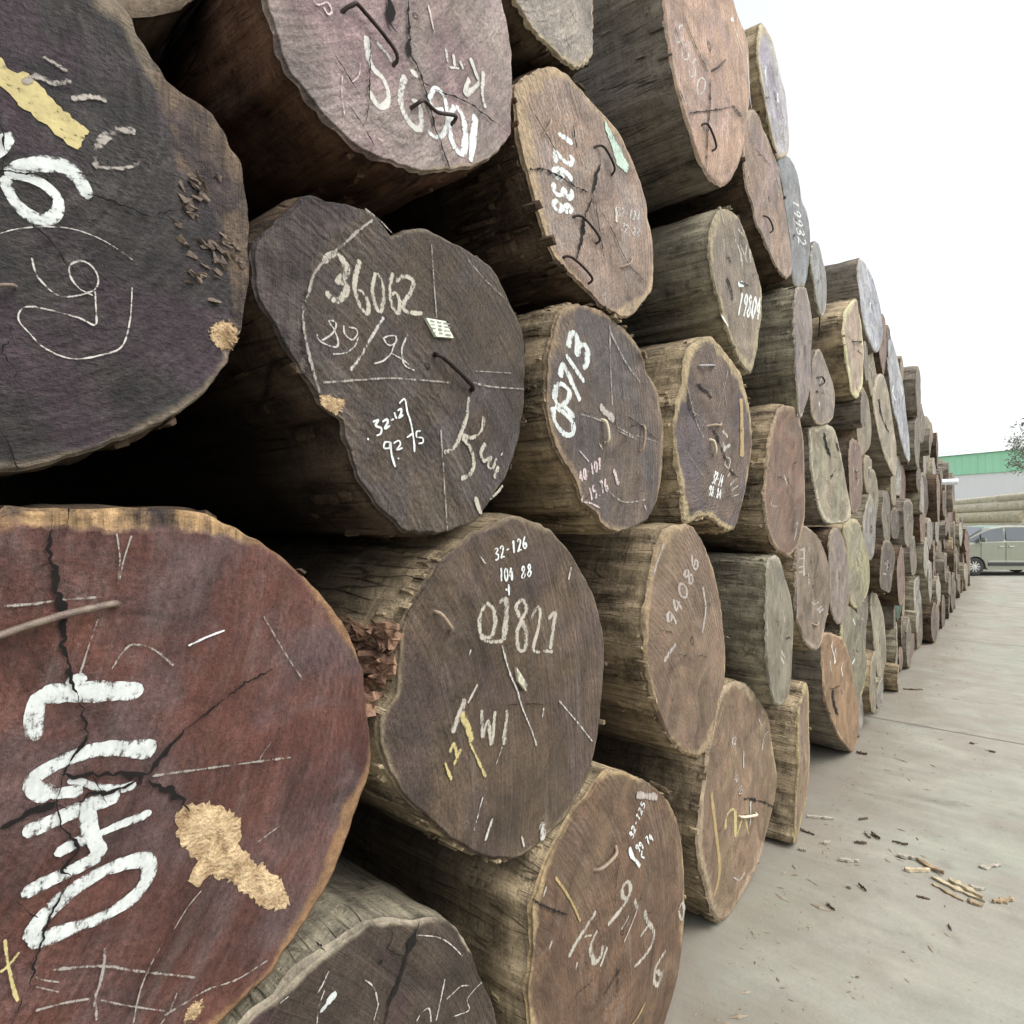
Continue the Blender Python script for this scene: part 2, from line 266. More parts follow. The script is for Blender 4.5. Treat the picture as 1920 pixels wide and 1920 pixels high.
# ------------------------------------------------------------------ strokes
WHITE, CHALK, YEL, PINK, MINT, CREAM = 'white', 'chalk', 'yellow', 'pink', 'mint', 'cream'
PAINT = {}
def paint(kind, saw=20.):
    if (kind, saw) not in PAINT:
        d = dict(white=((.62, .65, .63), .485), bold=((.52, .55, .53), .485), worn=((.38, .35, .29), .515), pale=((.50, .49, .45), .485), chalk=((.44, .42, .385), .53), faint=((.27, .245, .215), .55), yellow=((.44, .37, .17), .495), pink=((.50, .41, .40), .52), mint=((.42, .54, .45), .49), dusty=((.36, .32, .285), .49), tan=((.34, .25, .12), .46))[kind]
        PAINT[kind, saw] = mat_paint('paint_'+kind, d[0], d[1], saw, 60.)
    return PAINT[kind, saw]
# single-stroke hand lettering, glyph box 0.6 wide and 1 high
GL = {'0': [[(.3, 1), (.08, .75), (.05, .35), (.25, 0), (.48, .2), (.55, .65), (.38, .97), (.28, 1)]],
 '1': [[(.2, .8), (.34, 1), (.3, .5), (.28, 0)]],
 '2': [[(.08, .8), (.25, 1), (.48, .85), (.42, .55), (.05, .02), (.3, .08), (.58, .0)]],
 '3': [[(.08, .9), (.35, 1), (.5, .8), (.22, .55), (.5, .42), (.5, .12), (.25, 0), (.05, .1)]],
 '4': [[(.35, 1), (.05, .42), (.55, .42)], [(.42, .75), (.4, 0)]],
 '5': [[(.5, 1), (.15, .98), (.1, .58), (.4, .6), (.52, .3), (.3, 0), (.05, .08)]],
 '6': [[(.42, 1), (.12, .6), (.06, .22), (.25, 0), (.48, .15), (.42, .42), (.15, .36)]],
 '7': [[(.05, .95), (.52, 1), (.3, .5), (.2, 0)]],
 '8': [[(.45, .85), (.25, 1), (.1, .8), (.3, .55), (.5, .25), (.28, 0), (.08, .2), (.3, .52), (.48, .8)]],
 '9': [[(.5, .75), (.28, .55), (.08, .75), (.28, 1), (.5, .85), (.48, .4), (.35, 0)]],
 '-': [[(.1, .5), (.45, .52)]], '.': [[(.2, .0), (.26, .06)]], '/': [[(.5, 1), (.1, -.05)]],
 'K': [[(.12, 1), (.1, 0)], [(.55, 1), (.15, .48), (.55, 0)]], 'w': [[(.02, .55), (.15, 0), (.3, .45), (.42, 0), (.58, .58)]], 'i': [[(.25, .55), (.25, 0)], [(.26, .8), (.27, .84)]],
 'X': [[(.05, 1), (.5, 0)], [(.52, 1), (.03, 0)]], 'M': [[(.02, 0), (.1, 1), (.3, .4), (.5, 1), (.58, 0)]], 'C': [[(.5, .85), (.28, 1), (.06, .6), (.15, .1), (.4, 0), (.52, .15)]],
 'O': [[(.3, 1), (.08, .75), (.05, .35), (.25, 0), (.48, .2), (.55, .65), (.38, .97), (.28, 1)]], 'T': [[(.02, 1), (.58, 1)], [(.3, 1), (.3, 0)]], 'N': [[(.05, 0), (.1, 1), (.48, 0), (.52, 1)]], 'E': [[(.5, 1), (.1, 1), (.1, 0), (.5, 0)], [(.1, .5), (.42, .5)]],
 ' ': []}
def text_strokes(txt, p0, p1, up, w):
    """hand-written text whose baseline runs p0->p1 (photo pixels), 'up' is the glyph height vector"""
    p0, p1, up = np.array(p0, float), np.array(p1, float), np.array(up, float)
    ad = (p1-p0)/len(txt); out = []
    for i, ch in enumerate(txt):
        for s in GL[ch]: out.append((w, [tuple(p0+ad*(i+.15+.75*x/.6)+up*y) for x, y in s]))
    return out
def zz(ox, oy, s, strokes):
    """strokes read in an enlarged crop whose corner is (ox, oy) and whose pixel is s photo pixels"""
    return [(wd*s, [(ox+x*s, oy+y*s) for x, y in pts]) for wd, pts in strokes]

def mk(*groups): return list(groups)
t3 = 1/3
INK = {}     # per log: (part name, paint, strokes)
INK['A'] = [
 ('painted_lettering', 'bold', zz(0, 0, t3, [(72, [(-60, 860), (0, 830), (50, 770), (70, 745)]), (74, [(490, 1125), (455, 1035), (390, 960), (300, 925), (200, 922), (110, 945), (40, 990)]), (66, [(30, 985), (55, 1080), (115, 1165), (200, 1228), (270, 1238), (320, 1190), (325, 1125), (275, 1060), (200, 1010), (120, 985), (60, 980)])])),
 ('chalk_marking', 'chalk', zz(0, 0, t3, [(11, [(180, 1450), (210, 1550), (290, 1640), (350, 1670), (430, 1665), (530, 1630), (545, 1560), (500, 1490), (440, 1470), (390, 1500), (400, 1570), (450, 1630), (520, 1665)]), (7, [(0, 1310), (100, 1285), (250, 1275), (400, 1290), (540, 1340), (660, 1410), (740, 1470)]),
   (10, [(530, 1640), (535, 1750), (530, 1830), (440, 1790), (300, 1750), (180, 1725), (120, 1740), (105, 1800), (160, 1870), (250, 1960), (400, 2020), (560, 2000), (680, 1950), (725, 1800), (735, 1620)])])),
 ('chalk_marking', 'faint', zz(0, 0, t3, [(46, [(540, 960), (530, 880), (570, 790), (660, 740), (760, 735)]), (22, [(530, 945), (640, 955), (720, 945), (785, 915)]), (36, [(130, 470), (210, 430), (300, 470), (400, 455)]), (30, [(400, 560), (520, 545), (600, 570)]), (26, [(240, 320), (300, 350), (380, 400)])]))]
INK['B'] = [
 ('painted_lettering', 'worn', zz(440, 360, t3, [(34, [(490, 395), (560, 350), (612, 395), (622, 460), (575, 500)]), (38, [(560, 500), (622, 520), (622, 570), (565, 612), (510, 560)]), (24, [(702, 385), (682, 460), (675, 540), (702, 640), (742, 682), (752, 640), (728, 575), (690, 548)]),
   (21, [(792, 455), (775, 540), (790, 640), (820, 672), (836, 590), (826, 500), (797, 455)]), (21, [(887, 455), (872, 540), (882, 640), (915, 682), (926, 620), (906, 570), (880, 578)]), (25, [(905, 505), (950, 475), (1000, 500), (992, 560), (952, 620), (950, 665), (1000, 682), (1052, 685)])])),
 ('chalk_lettering', 'chalk', zz(440, 360, t3, [(10, [(460, 800), (480, 840), (560, 872), (582, 850), (562, 780), (530, 730), (552, 725), (570, 750), (545, 800), (490, 835)]), (10, [(610, 750), (620, 800), (660, 832), (690, 800), (680, 770), (640, 760)]), (9, [(695, 815), (672, 870), (622, 905), (552, 912)]), (15, [(835, 705), (760, 830), (690, 950), (650, 1002)]),
   (10, [(830, 820), (860, 862), (900, 850), (902, 815), (870, 810), (832, 822)]), (9, [(895, 850), (872, 910), (832, 950), (782, 966)]), (9, [(870, 905), (930, 940), (972, 972)]), (10, [(965, 805), (935, 880), (937, 940), (952, 980), (1002, 1006)])])),
 ('chalk_lettering', 'white', zz(440, 360, t3, [(10, [(770, 1295), (800, 1283), (786, 1315), (816, 1330), (812, 1360), (790, 1372)]), (9, [(822, 1295), (847, 1280), (850, 1300), (835, 1332), (866, 1315)]), (9, [(868, 1286), (886, 1278)]), (10, [(886, 1240), (900, 1278)]), (9, [(905, 1232), (925, 1222), (925, 1245), (912, 1272), (938, 1255)]), (9, [(915, 1192), (945, 1168), (960, 1240), (980, 1305), (995, 1400), (1000, 1465)]),
   (10, [(862, 1408), (835, 1410), (830, 1440), (860, 1440), (864, 1410), (872, 1480), (892, 1548)]), (9, [(882, 1415), (910, 1400), (920, 1420), (900, 1452), (932, 1440)]), (9, [(955, 1382), (988, 1360)]), (9, [(1032, 1345), (1010, 1352), (1012, 1380), (1042, 1385), (1046, 1410), (1020, 1416)]), (14, [(905, 1498), (912, 1503)]), (14, [(738, 1385), (743, 1398)])])),
 ('painted_lettering', 'worn', zz(440, 360, t3, [(24, [(1305, 1155), (1292, 1260), (1262, 1360), (1222, 1440), (1165, 1466)]), (24, [(1396, 1262), (1380, 1340), (1330, 1382), (1270, 1370)]), (24, [(1270, 1380), (1320, 1450), (1336, 1530), (1312, 1592), (1264, 1612)]), (20, [(1405, 1415), (1378, 1465), (1396, 1512), (1440, 1486)]), (20, [(1440, 1486), (1420, 1540), (1446, 1552), (1468, 1496)]), (22, [(1480, 1540), (1455, 1612)]), (20, [(1495, 1472), (1500, 1480)]), (30, [(1345, 1715), (1380, 1812)]), (16, [(1430, 1730), (1480, 1680), (1502, 1650)])])),
 ('chalk_marking', 'faint', zz(440, 360, t3, [(15, [(770, 160), (700, 212), (600, 300), (500, 388), (440, 460), (410, 560), (380, 650), (380, 750), (410, 900), (450, 1050), (475, 1132)]), (13, [(490, 1072), (600, 1066), (750, 1055), (900, 1050), (1200, 1076)]), (10, [(1330, 1072), (1420, 1095), (1625, 1108)]), (7, [(1100, 300), (1112, 520), (1125, 720)]), (8, [(1145, 1340), (1165, 1600), (1190, 1905)]), (6, [(1300, 380), (1400, 500), (1520, 610)]), (6, [(1340, 1010), (1550, 1020)]), (9, [(720, 100), (800, 160), (880, 240)])]))]
INK['C'] = [
 ('painted_lettering', 'pale', zz(460, 0, t3, [(30, [(690, 200), (692, 320), (722, 392), (772, 442), (800, 520), (795, 580), (752, 602), (712, 560), (692, 510)]), (22, [(742, 235), (800, 302), (826, 350)]), (32, [(900, 425), (872, 520), (884, 620), (932, 700), (982, 722), (990, 660), (980, 590), (935, 560)]), (30, [(930, 395), (975, 425)])])),
 ('painted_lettering', 'white', zz(460, 0, t3, [(24, [(1035, 560), (1062, 502), (1100, 508), (1132, 570), (1140, 650), (1136, 710), (1110, 762), (1062, 764), (1030, 732)]), (22, [(1036, 560), (1066, 610), (1120, 612)]), (30, [(1182, 592), (1152, 680), (1172, 800), (1222, 862), (1244, 780), (1232, 660), (1190, 592)]), (38, [(1302, 645), (1290, 760), (1272, 905)])])),
 ('painted_lettering', 'pale', zz(460, 0, t3, [(18, [(1125, 275), (1140, 352)]), (18, [(1168, 305), (1180, 380)]), (14, [(1150, 378), (1205, 385)]), (24, [(1262, 325), (1292, 400), (1312, 470), (1242, 522), (1262, 440)]), (22, [(1342, 405), (1336, 510), (1356, 605)]), (18, [(1205, 340), (1225, 390)])])),
 ('chalk_lettering', 'pink', zz(460, 0, t3, [(10, [(390, -5), (412, 22), (450, 12)]), (10, [(440, 20), (470, 8), (492, 60), (470, 76), (446, 36)]), (10, [(1022, 35), (1040, 110), (1060, 195)]), (8, [(735, 778), (772, 800)]), (6, [(535, 430), (530, 540), (545, 655)]), (6, [(590, 470), (630, 430), (640, 360)])]))]
INK['D'] = [
 ('painted_lettering', 'white', [(9.5, [(1047, 250), (1076, 268)])]+text_strokes('2638', (1040, 276), (1041, 398), (37, 9), 8.8)),
 ('chalk_lettering', 'chalk', text_strokes('32-121', (1158, 404), (1200, 414), (3, -17), 2.4)+text_strokes('72.86', (1163, 432), (1198, 446), (4, -15), 2.4)+[(4.6, [(1159, 386), (1158, 416)])])]
INK['F'] = [('chalk_lettering', 'chalk', text_strokes('5550', (1262, 60), (1312, 190), (16, -26), 3.0)), ('chalk_marking', 'white', zz(1360, 0, 1/6, [(9, [(242, 620), (258, 800), (270, 1000), (285, 1130), (300, 1225)]), (40, [(50, 222), (85, 228)]), (14, [(100, 320), (140, 460), (185, 600)])]))]
INK['G'] = [('chalk_marking', 'white', zz(1360, 0, 1/6, [(16, [(468, 740), (462, 840), (480, 960)]), (18, [(575, 1050), (582, 1160)]), (10, [(470, 1230), (490, 1330)])]))]
INK['I'] = [('painted_lettering', 'white', text_strokes('19932', (1486, 370), (1497, 458), (14, 5), 2.6)[:], ), ('chalk_marking', 'chalk', zz(1360, 280, 1/6, [(14, [(770, 770), (775, 880)]), (14, [(580, 310), (600, 420)])]))]
INK['K'] = [('painted_lettering', 'worn', zz(920, 0, t3, [(16, [(1370, 1345), (1400, 1420), (1412, 1505)]), (14, [(1398, 1375), (1442, 1475)]), (12, [(1440, 1370), (1425, 1450)]), (12, [(1385, 1290), (1420, 1330)]), (14, [(1455, 1400), (1462, 1480)]), (14, [(1290, 1190), (1310, 1260)])])),
 ('painted_lettering', 'white', text_strokes('19804', (1378, 590), (1422, 600), (6, -40), 3.6)+[(9, [(1381, 534), (1392, 533)]), (4, [(1352, 590), (1365, 612)])])]
INK['L'] = [('painted_lettering', 'worn', zz(960, 560, t3, [(18, [(1185, 742), (1218, 778)]), (20, [(1182, 850), (1232, 822)]), (16, [(1190, 805), (1200, 860)]), (9, [(1205, 890), (1200, 930), (1222, 952), (1232, 905), (1206, 890)]), (14, [(1215, 1000), (1246, 962)]), (8, [(1230, 1050), (1270, 1010)]), (8, [(1240, 1080), (1280, 1050)]), (7, [(1255, 1110), (1282, 1100)])])),
 ('chalk_lettering', 'white', text_strokes('32-14', (1333, 905), (1352, 914), (6, -22), 2.6)+text_strokes('98.84', (1326, 928), (1350, 936), (3, -18), 2.4)),
 ('chalk_marking', 'faint', zz(960, 560, t3, [(9, [(985, 490), (1020, 620), (1050, 720), (1080, 780)]), (7, [(1060, 660), (1020, 640)]), (7, [(1090, 680), (1070, 720)]), (6, [(950, 570), (1000, 520)]), (7, [(975, 850), (1040, 950), (1080, 1010)]), (6, [(1160, 620), (1200, 480), (1215, 400)]), (5, [(1210, 620), (1190, 470)])])),
 ('chalk_marking', 'tan', zz(960, 560, t3, [(22, [(1290, 560), (1298, 700), (1300, 890)])]))]
INK['M'] = [('painted_lettering', 'bold', zz(960, 560, t3, [(26, [(232, 608), (240, 690), (290, 758), (335, 762), (340, 700), (300, 650), (240, 606)]), (22, [(250, 488), (240, 560), (270, 602), (310, 570), (320, 520), (282, 480), (250, 488)]), (24, [(285, 598), (350, 668)]), (22, [(270, 440), (287, 372), (302, 392), (382, 575)]), (22, [(305, 312), (408, 470)]), (22, [(322, 278), (328, 212), (356, 196), (374, 245), (370, 315), (385, 268), (412, 258), (428, 300), (418, 372), (400, 388)])])),
 ('chalk_lettering', 'pink', text_strokes('40-107', (1087, 906), (1128, 878), (-3, -20), 2.6)+text_strokes('15.76', (1106, 940), (1142, 918), (-5, -22), 2.8)+zz(960, 560, t3, [(9, [(400, 1105), (390, 1140), (440, 1150), (490, 1175)]), (9, [(375, 855), (430, 920)]), (8, [(485, 815), (505, 848)]), (7, [(750, 1160), (760, 1190)]), (16, [(570, 960), (600, 1050)])])),
 ('chalk_marking', 'faint', zz(960, 560, t3, [(9, [(590, 722), (700, 785)]), (9, [(602, 748), (700, 792)]), (6, [(550, 150), (555, 400), (560, 600)]), (14, [(550, 180), (640, 360), (720, 470)]), (9, [(380, 650), (450, 670), (520, 700)]), (6, [(700, 770), (830, 808)]), (8, [(480, 1020), (620, 1140), (760, 1130)])])),
 ('chalk_marking', 'dusty', zz(960, 560, t3, [(40, [(490, 600), (520, 640), (570, 680)])]))]
sN = .3646; s7 = .2604
INK['N'] = [
 ('painted_lettering', 'bold', zz(0, 940, sN, [(96, [(185, 1225), (172, 1120), (190, 1015), (250, 975)]), (92, [(200, 985), (400, 975), (560, 970), (730, 972)]), (50, [(330, 930), (440, 905)])])),
 ('painted_lettering', 'bold', zz(0, 940, sN, [(84, [(800, 1275), (650, 1268), (500, 1272), (380, 1308), (240, 1372), (165, 1430), (180, 1482), (270, 1512)]), (62, [(250, 1510), (370, 1490), (420, 1500)])])+zz(0, 1420, s7, [(54, [(480, 170), (560, 170), (700, 210), (860, 225), (980, 190)])])),
 ('painted_lettering', 'bold', zz(0, 1420, s7, [(92, [(160, 550), (350, 465), (560, 375), (750, 300), (860, 255)]), (88, [(390, 700), (560, 610), (700, 560)]), (66, [(690, 560), (850, 490), (990, 440), (1095, 395)]), (96, [(600, 340), (640, 480), (680, 600), (740, 710)]), (84, [(150, 990), (300, 915), (450, 845), (600, 770), (730, 690)])])),
 ('painted_lettering', 'bold', zz(0, 1420, s7, [(98, [(210, 1330), (240, 1240), (330, 1130), (450, 1010), (600, 900), (750, 815), (930, 755), (1050, 745), (1080, 800), (1050, 900), (960, 1010), (850, 1085), (700, 1165), (500, 1240), (340, 1295), (200, 1335)])])),
 ('chalk_marking', 'faint', zz(0, 940, sN, [(14, [(10, 535), (150, 525), (300, 505), (480, 490)]), (10, [(585, 165), (600, 290), (590, 420)]), (9, [(660, 175), (620, 300), (600, 400)]), (9, [(1350, 590), (1480, 800), (1560, 915)]), (12, [(780, 1410), (1100, 1370), (1500, 1320)]), (12, [(560, 860), (620, 765), (680, 730), (780, 760), (880, 840)]), (10, [(400, 880), (450, 720), (490, 600)]), (8, [(1320, 1760), (1440, 1670)]), (7, [(1400, 1240), (1345, 1320), (1350, 1345)])])),
 ('chalk_marking', 'white', zz(0, 940, sN, [(11, [(955, 738), (1050, 695), (1145, 660)])])),
 ('chalk_marking', 'faint', zz(0, 1420, s7, [(20, [(380, 1520), (560, 1505), (760, 1500), (950, 1530), (1150, 1555), (1400, 1582)]), (24, [(755, 1365), (740, 1520), (710, 1640), (680, 1740), (695, 1885)]), (13, [(1150, 1370), (1060, 1540), (1000, 1700), (955, 1910)]), (13, [(720, 1740), (900, 1780), (1180, 1822)]), (12, [(1270, 1690), (1220, 1820), (1140, 1930)]), (10, [(250, 1570), (300, 1590), (420, 1610)]), (9, [(250, 1640), (420, 1680)]), (16, [(250, 1810), (450, 1760), (640, 1730)]), (10, [(1450, 960), (1350, 1080), (1250, 1240)]), (14, [(1180, 1850), (1330, 1760), (1500, 1660), (1700, 1590), (1920, 1450)])])),
 ('chalk_lettering', 'yellow', zz(0, 1420, s7, [(24, [(30, 1300), (45, 1440), (90, 1650), (122, 1742)]), (20, [(-5, 1535), (70, 1470), (132, 1390)])]))]
INK['O'] = [
 ('painted_lettering', 'worn', zz(600, 960, t3, [(22, [(932, 520), (902, 600), (912, 690), (962, 705), (986, 640), (980, 550), (940, 510)]), (26, [(1010, 512), (1042, 490), (1044, 600), (1032, 722)]), (22, [(905, 690), (950, 730), (1030, 725)]), (20, [(1130, 488), (1096, 530), (1120, 592), (1150, 550), (1132, 488)]), (21, [(1130, 600), (1100, 680), (1112, 770), (1142, 772), (1152, 700), (1132, 612)]), (20, [(1180, 602), (1212, 530), (1232, 580), (1212, 680), (1192, 770), (1232, 790)]), (24, [(1280, 600), (1320, 570), (1312, 650), (1292, 772)]), (18, [(1250, 780), (1310, 786)])])),
 ('chalk_lettering', 'white', text_strokes('32-126', (927, 1052), (985, 1026), (-2, -22), 2.6)+text_strokes('104', (935, 1090), (960, 1088), (-1, -24), 2.8)+text_strokes('88', (971, 1086), (993, 1078), (0, -22), 2.8)+[(3.4, [(946, 1104), (949, 1107)]), (2.6, [(951, 1095), (952, 1116)])]),
 ('painted_lettering', 'worn', zz(600, 960, t3, [(14, [(890, 970), (850, 1040), (830, 1075)]), (34, [(812, 1050), (780, 1140), (735, 1240)]), (18, [(912, 1112), (915, 1265), (945, 1180), (965, 1305), (985, 1120)]), (18, [(1050, 1112), (1030, 1312)])])),
 ('painted_lettering', 'yellow', zz(600, 960, t3, [(34, [(790, 1130), (828, 1210), (852, 1290)]), (14, [(840, 1300), (880, 1380), (930, 1490)]), (16, [(720, 1352), (742, 1300), (765, 1370)]), (18, [(745, 1422), (786, 1330)]), (14, [(692, 1405), (712, 1460), (732, 1502)])])),
 ('chalk_marking', 'chalk', zz(600, 960, t3, [(9, [(1020, 750), (1060, 900), (1100, 1000), (1130, 1100), (1180, 1220), (1212, 1312)]), (8, [(912, 1600), (860, 1790)]), (18, [(962, 1720), (920, 1845)]), (7, [(1250, 1100), (1243, 1155)]), (8, [(1340, 1060), (1440, 1180), (1530, 1290)]), (6, [(1020, 1320), (985, 1420)]), (10, [(835, 805), (845, 770)]), (14, [(1395, 380), (1410, 310)]), (8, [(900, 250), (930, 290)]), (10, [(1125, 1820), (1140, 1880)]), (30, [(1240, 1740), (1250, 1840)])]))]
INK['P'] = [('painted_lettering', 'dusty', text_strokes('94086', (1262, 1186), (1310, 1050), (-14, -20), 4.6)), ('chalk_marking', 'dusty', zz(1200, 940, t3, [(12, [(130, 240), (105, 330), (80, 420)]), (16, [(350, 480), (370, 600), (345, 740)]), (26, [(200, 800), (140, 900)])]))]
INK['Q'] = [('chalk_marking', 'worn', zz(1200, 940, t3, [(10, [(790, 490), (795, 540)]), (9, [(800, 600), (815, 680)]), (18, [(795, 840), (820, 880)]), (18, [(795, 870), (815, 915)]), (8, [(795, 750), (810, 800)])]))]
INK['R'] = [('painted_lettering', 'yellow', zz(1280, 1280, t3, [(13, [(250, 830), (262, 745), (300, 722), (302, 862), (332, 765)]), (12, [(345, 760), (370, 852)])])), ('chalk_marking', 'tan', zz(1280, 1280, t3, [(17, [(160, 620), (190, 850), (210, 1050), (185, 1205)])])),
 ('chalk_lettering', 'chalk', text_strokes('32', (1366, 1400), (1378, 1394), (2, -14), 2.2)+text_strokes('104 90', (1372, 1450), (1388, 1492), (6, -8), 2.2)+zz(1280, 1280, t3, [(7, [(420, 200), (436, 242)]), (8, [(440, 380), (448, 305), (476, 270)]), (9, [(340, 380), (345, 480)]), (9, [(285, 1095), (325, 1110), (355, 1070)]), (10, [(375, 665), (372, 800)])]))]
s8 = .28125
INK['S'] = [('painted_lettering', 'worn', zz(880, 1380, s8, [(26, [(1046, 975), (1018, 1030), (1042, 1088), (1074, 1040), (1066, 980), (1046, 975)]), (30, [(1062, 1080), (1000, 1170), (922, 1258)]), (26, [(1100, 1095), (1120, 1145)]), (22, [(1065, 1200), (1010, 1290)]), (26, [(1165, 1165), (1182, 1235), (1220, 1290), (1212, 1380), (1162, 1460), (1090, 1532)]), (20, [(1190, 1260), (1135, 1335)]), (28, [(1300, 1430), (1236, 1530), (1222, 1620), (1246, 1655), (1266, 1590), (1236, 1562)]), (20, [(1412, 1100), (1388, 1165), (1410, 1222), (1422, 1150), (1410, 1100)])])),
 ('painted_lettering', 'worn', zz(880, 1380, s8, [(32, [(842, 1168), (762, 1290), (702, 1380), (655, 1470)]), (28, [(850, 1290), (802, 1400), (822, 1502), (862, 1470), (885, 1390)]), (20, [(912, 1402), (862, 1532)]), (12, [(760, 1335), (810, 1325)]), (16, [(712, 1500), (698, 1555)]), (16, [(545, 1360), (525, 1425)]), (14, [(510, 1000), (485, 1070)])])),
 ('chalk_lettering', 'white', text_strokes('32-125', (1186, 1576), (1212, 1508), (-6, -8), 2.3)+text_strokes('99 74', (1196, 1600), (1226, 1574), (-6, -12), 2.3)+zz(880, 1380, s8, [(20, [(1068, 745), (1085, 800), (1110, 830), (1135, 870)]), (12, [(1150, 760), (1146, 800), (1165, 812)])])),
 ('chalk_marking', 'tan', zz(880, 1380, s8, [(13, [(570, 940), (640, 1040), (690, 1130), (735, 1232)]), (16, [(1160, 1765), (1110, 1860), (1060, 1930)])])), ('chalk_marking', 'dusty', zz(880, 1380, s8, [(40, [(1120, 390), (1180, 400), (1260, 410)]), (12, [(1120, 1130), (1080, 1240), (1020, 1370)])]))]
s10 = .2708
INK['T'] = [('painted_marking', 'bold', zz(420, 1400, s10, [(52, [(780, 1715), (745, 1735), (705, 1790)]), (30, [(715, 1780), (662, 1838)])])), ('chalk_marking', 'chalk', zz(420, 1400, s10, [(11, [(1530, 1610), (1510, 1720), (1475, 1900)]), (10, [(1545, 1750), (1600, 1700), (1650, 1662), (1712, 1662)]), (11, [(1340, 1905), (1380, 1840), (1425, 1820), (1440, 1910)]), (9, [(1805, 1640), (1700, 1750), (1712, 1830), (1640, 1860), (1590, 1875)]), (13, [(715, 1545), (680, 1630), (640, 1700)]), (8, [(690, 1680), (650, 1800), (640, 1920)]), (9, [(985, 1620), (1050, 1680), (1075, 1800)]), (7, [(1080, 1780), (1040, 1900)]), (9, [(380, 1770), (440, 1720)]), (7, [(1340, 1310), (1480, 1320), (1570, 1370), (1650, 1450)])]))]
INK['a'] = [('painted_marking', 'worn', zz(1200, 940, t3, [(13, [(925, 258), (924, 420)]), (11, [(900, 275), (925, 268)]), (10, [(895, 325), (925, 318)]), (10, [(893, 372), (925, 365)]), (10, [(892, 400), (925, 392)]), (9, [(950, 408), (955, 472)])])), ('chalk_lettering', 'chalk', text_strokes('32 88', (1523, 1128), (1538, 1150), (8, -6), 2.)), ('chalk_marking', 'faint', zz(1200, 940, t3, [(7, [(882, 420), (880, 660)])]))]
INK['V'] = [('chalk_marking', 'white', zz(1450, 1150, 1/6.857, [(14, [(750, 360), (742, 430), (782, 560), (790, 645)]), (12, [(800, 440), (785, 520)]), (18, [(880, 630), (872, 720), (892, 805)]), (14, [(718, 610), (742, 745)])]))]
INK['X'] = [('chalk_marking', 'white', zz(1450, 1150, 1/6.857, [(22, [(1020, 70), (1050, 150)]), (30, [(1020, 650), (1055, 590)]), (14, [(960, 670), (1002, 800)])]))]
INK['Y'] = [('chalk_marking', 'chalk', zz(960, 560, t3, [(12, [(1528, 990), (1545, 1045)]), (8, [(1580, 1290), (1600, 1260), (1585, 1360)]), (6, [(1470, 1120), (1460, 1160), (1490, 1170)])]))]
INK['d'] = [('chalk_marking', 'chalk', zz(1380, 480, 1/6, [(20, [(800, 440), (812, 490)]), (14, [(740, 600), (765, 700), (755, 800)]), (12, [(775, 960), (778, 1000)])]))]
INK['e'] = [('chalk_marking', 'white', zz(1380, 480, 1/6, [(22, [(935, 1640), (945, 1690)]), (12, [(965, 1380), (950, 1430)])]))]
INK['f'] = [('chalk_marking', 'white', zz(1380, 480, 1/6, [(10, [(1470, 80), (1490, 260), (1505, 400)]), (22, [(1500, 520), (1515, 640)]), (16, [(1580, 960), (1590, 1030)])]))]
INK['H'] = [('chalk_marking', 'chalk', zz(1360, 280, 1/6, [(14, [(575, 320), (600, 430), (610, 520)]), (12, [(430, 540), (440, 600)]), (14, [(700, 440), (720, 470)])]))]
INK['h'] = [('chalk_marking', 'worn', zz(1500, 600, .21875, [(16, [(660, 690), (700, 830), (740, 930)])]))]
INK['i'] = [('painted_marking', 'white', zz(1500, 600, .21875, [(18, [(805, 560), (800, 620), (825, 690)]), (14, [(865, 560), (880, 650)])]))]

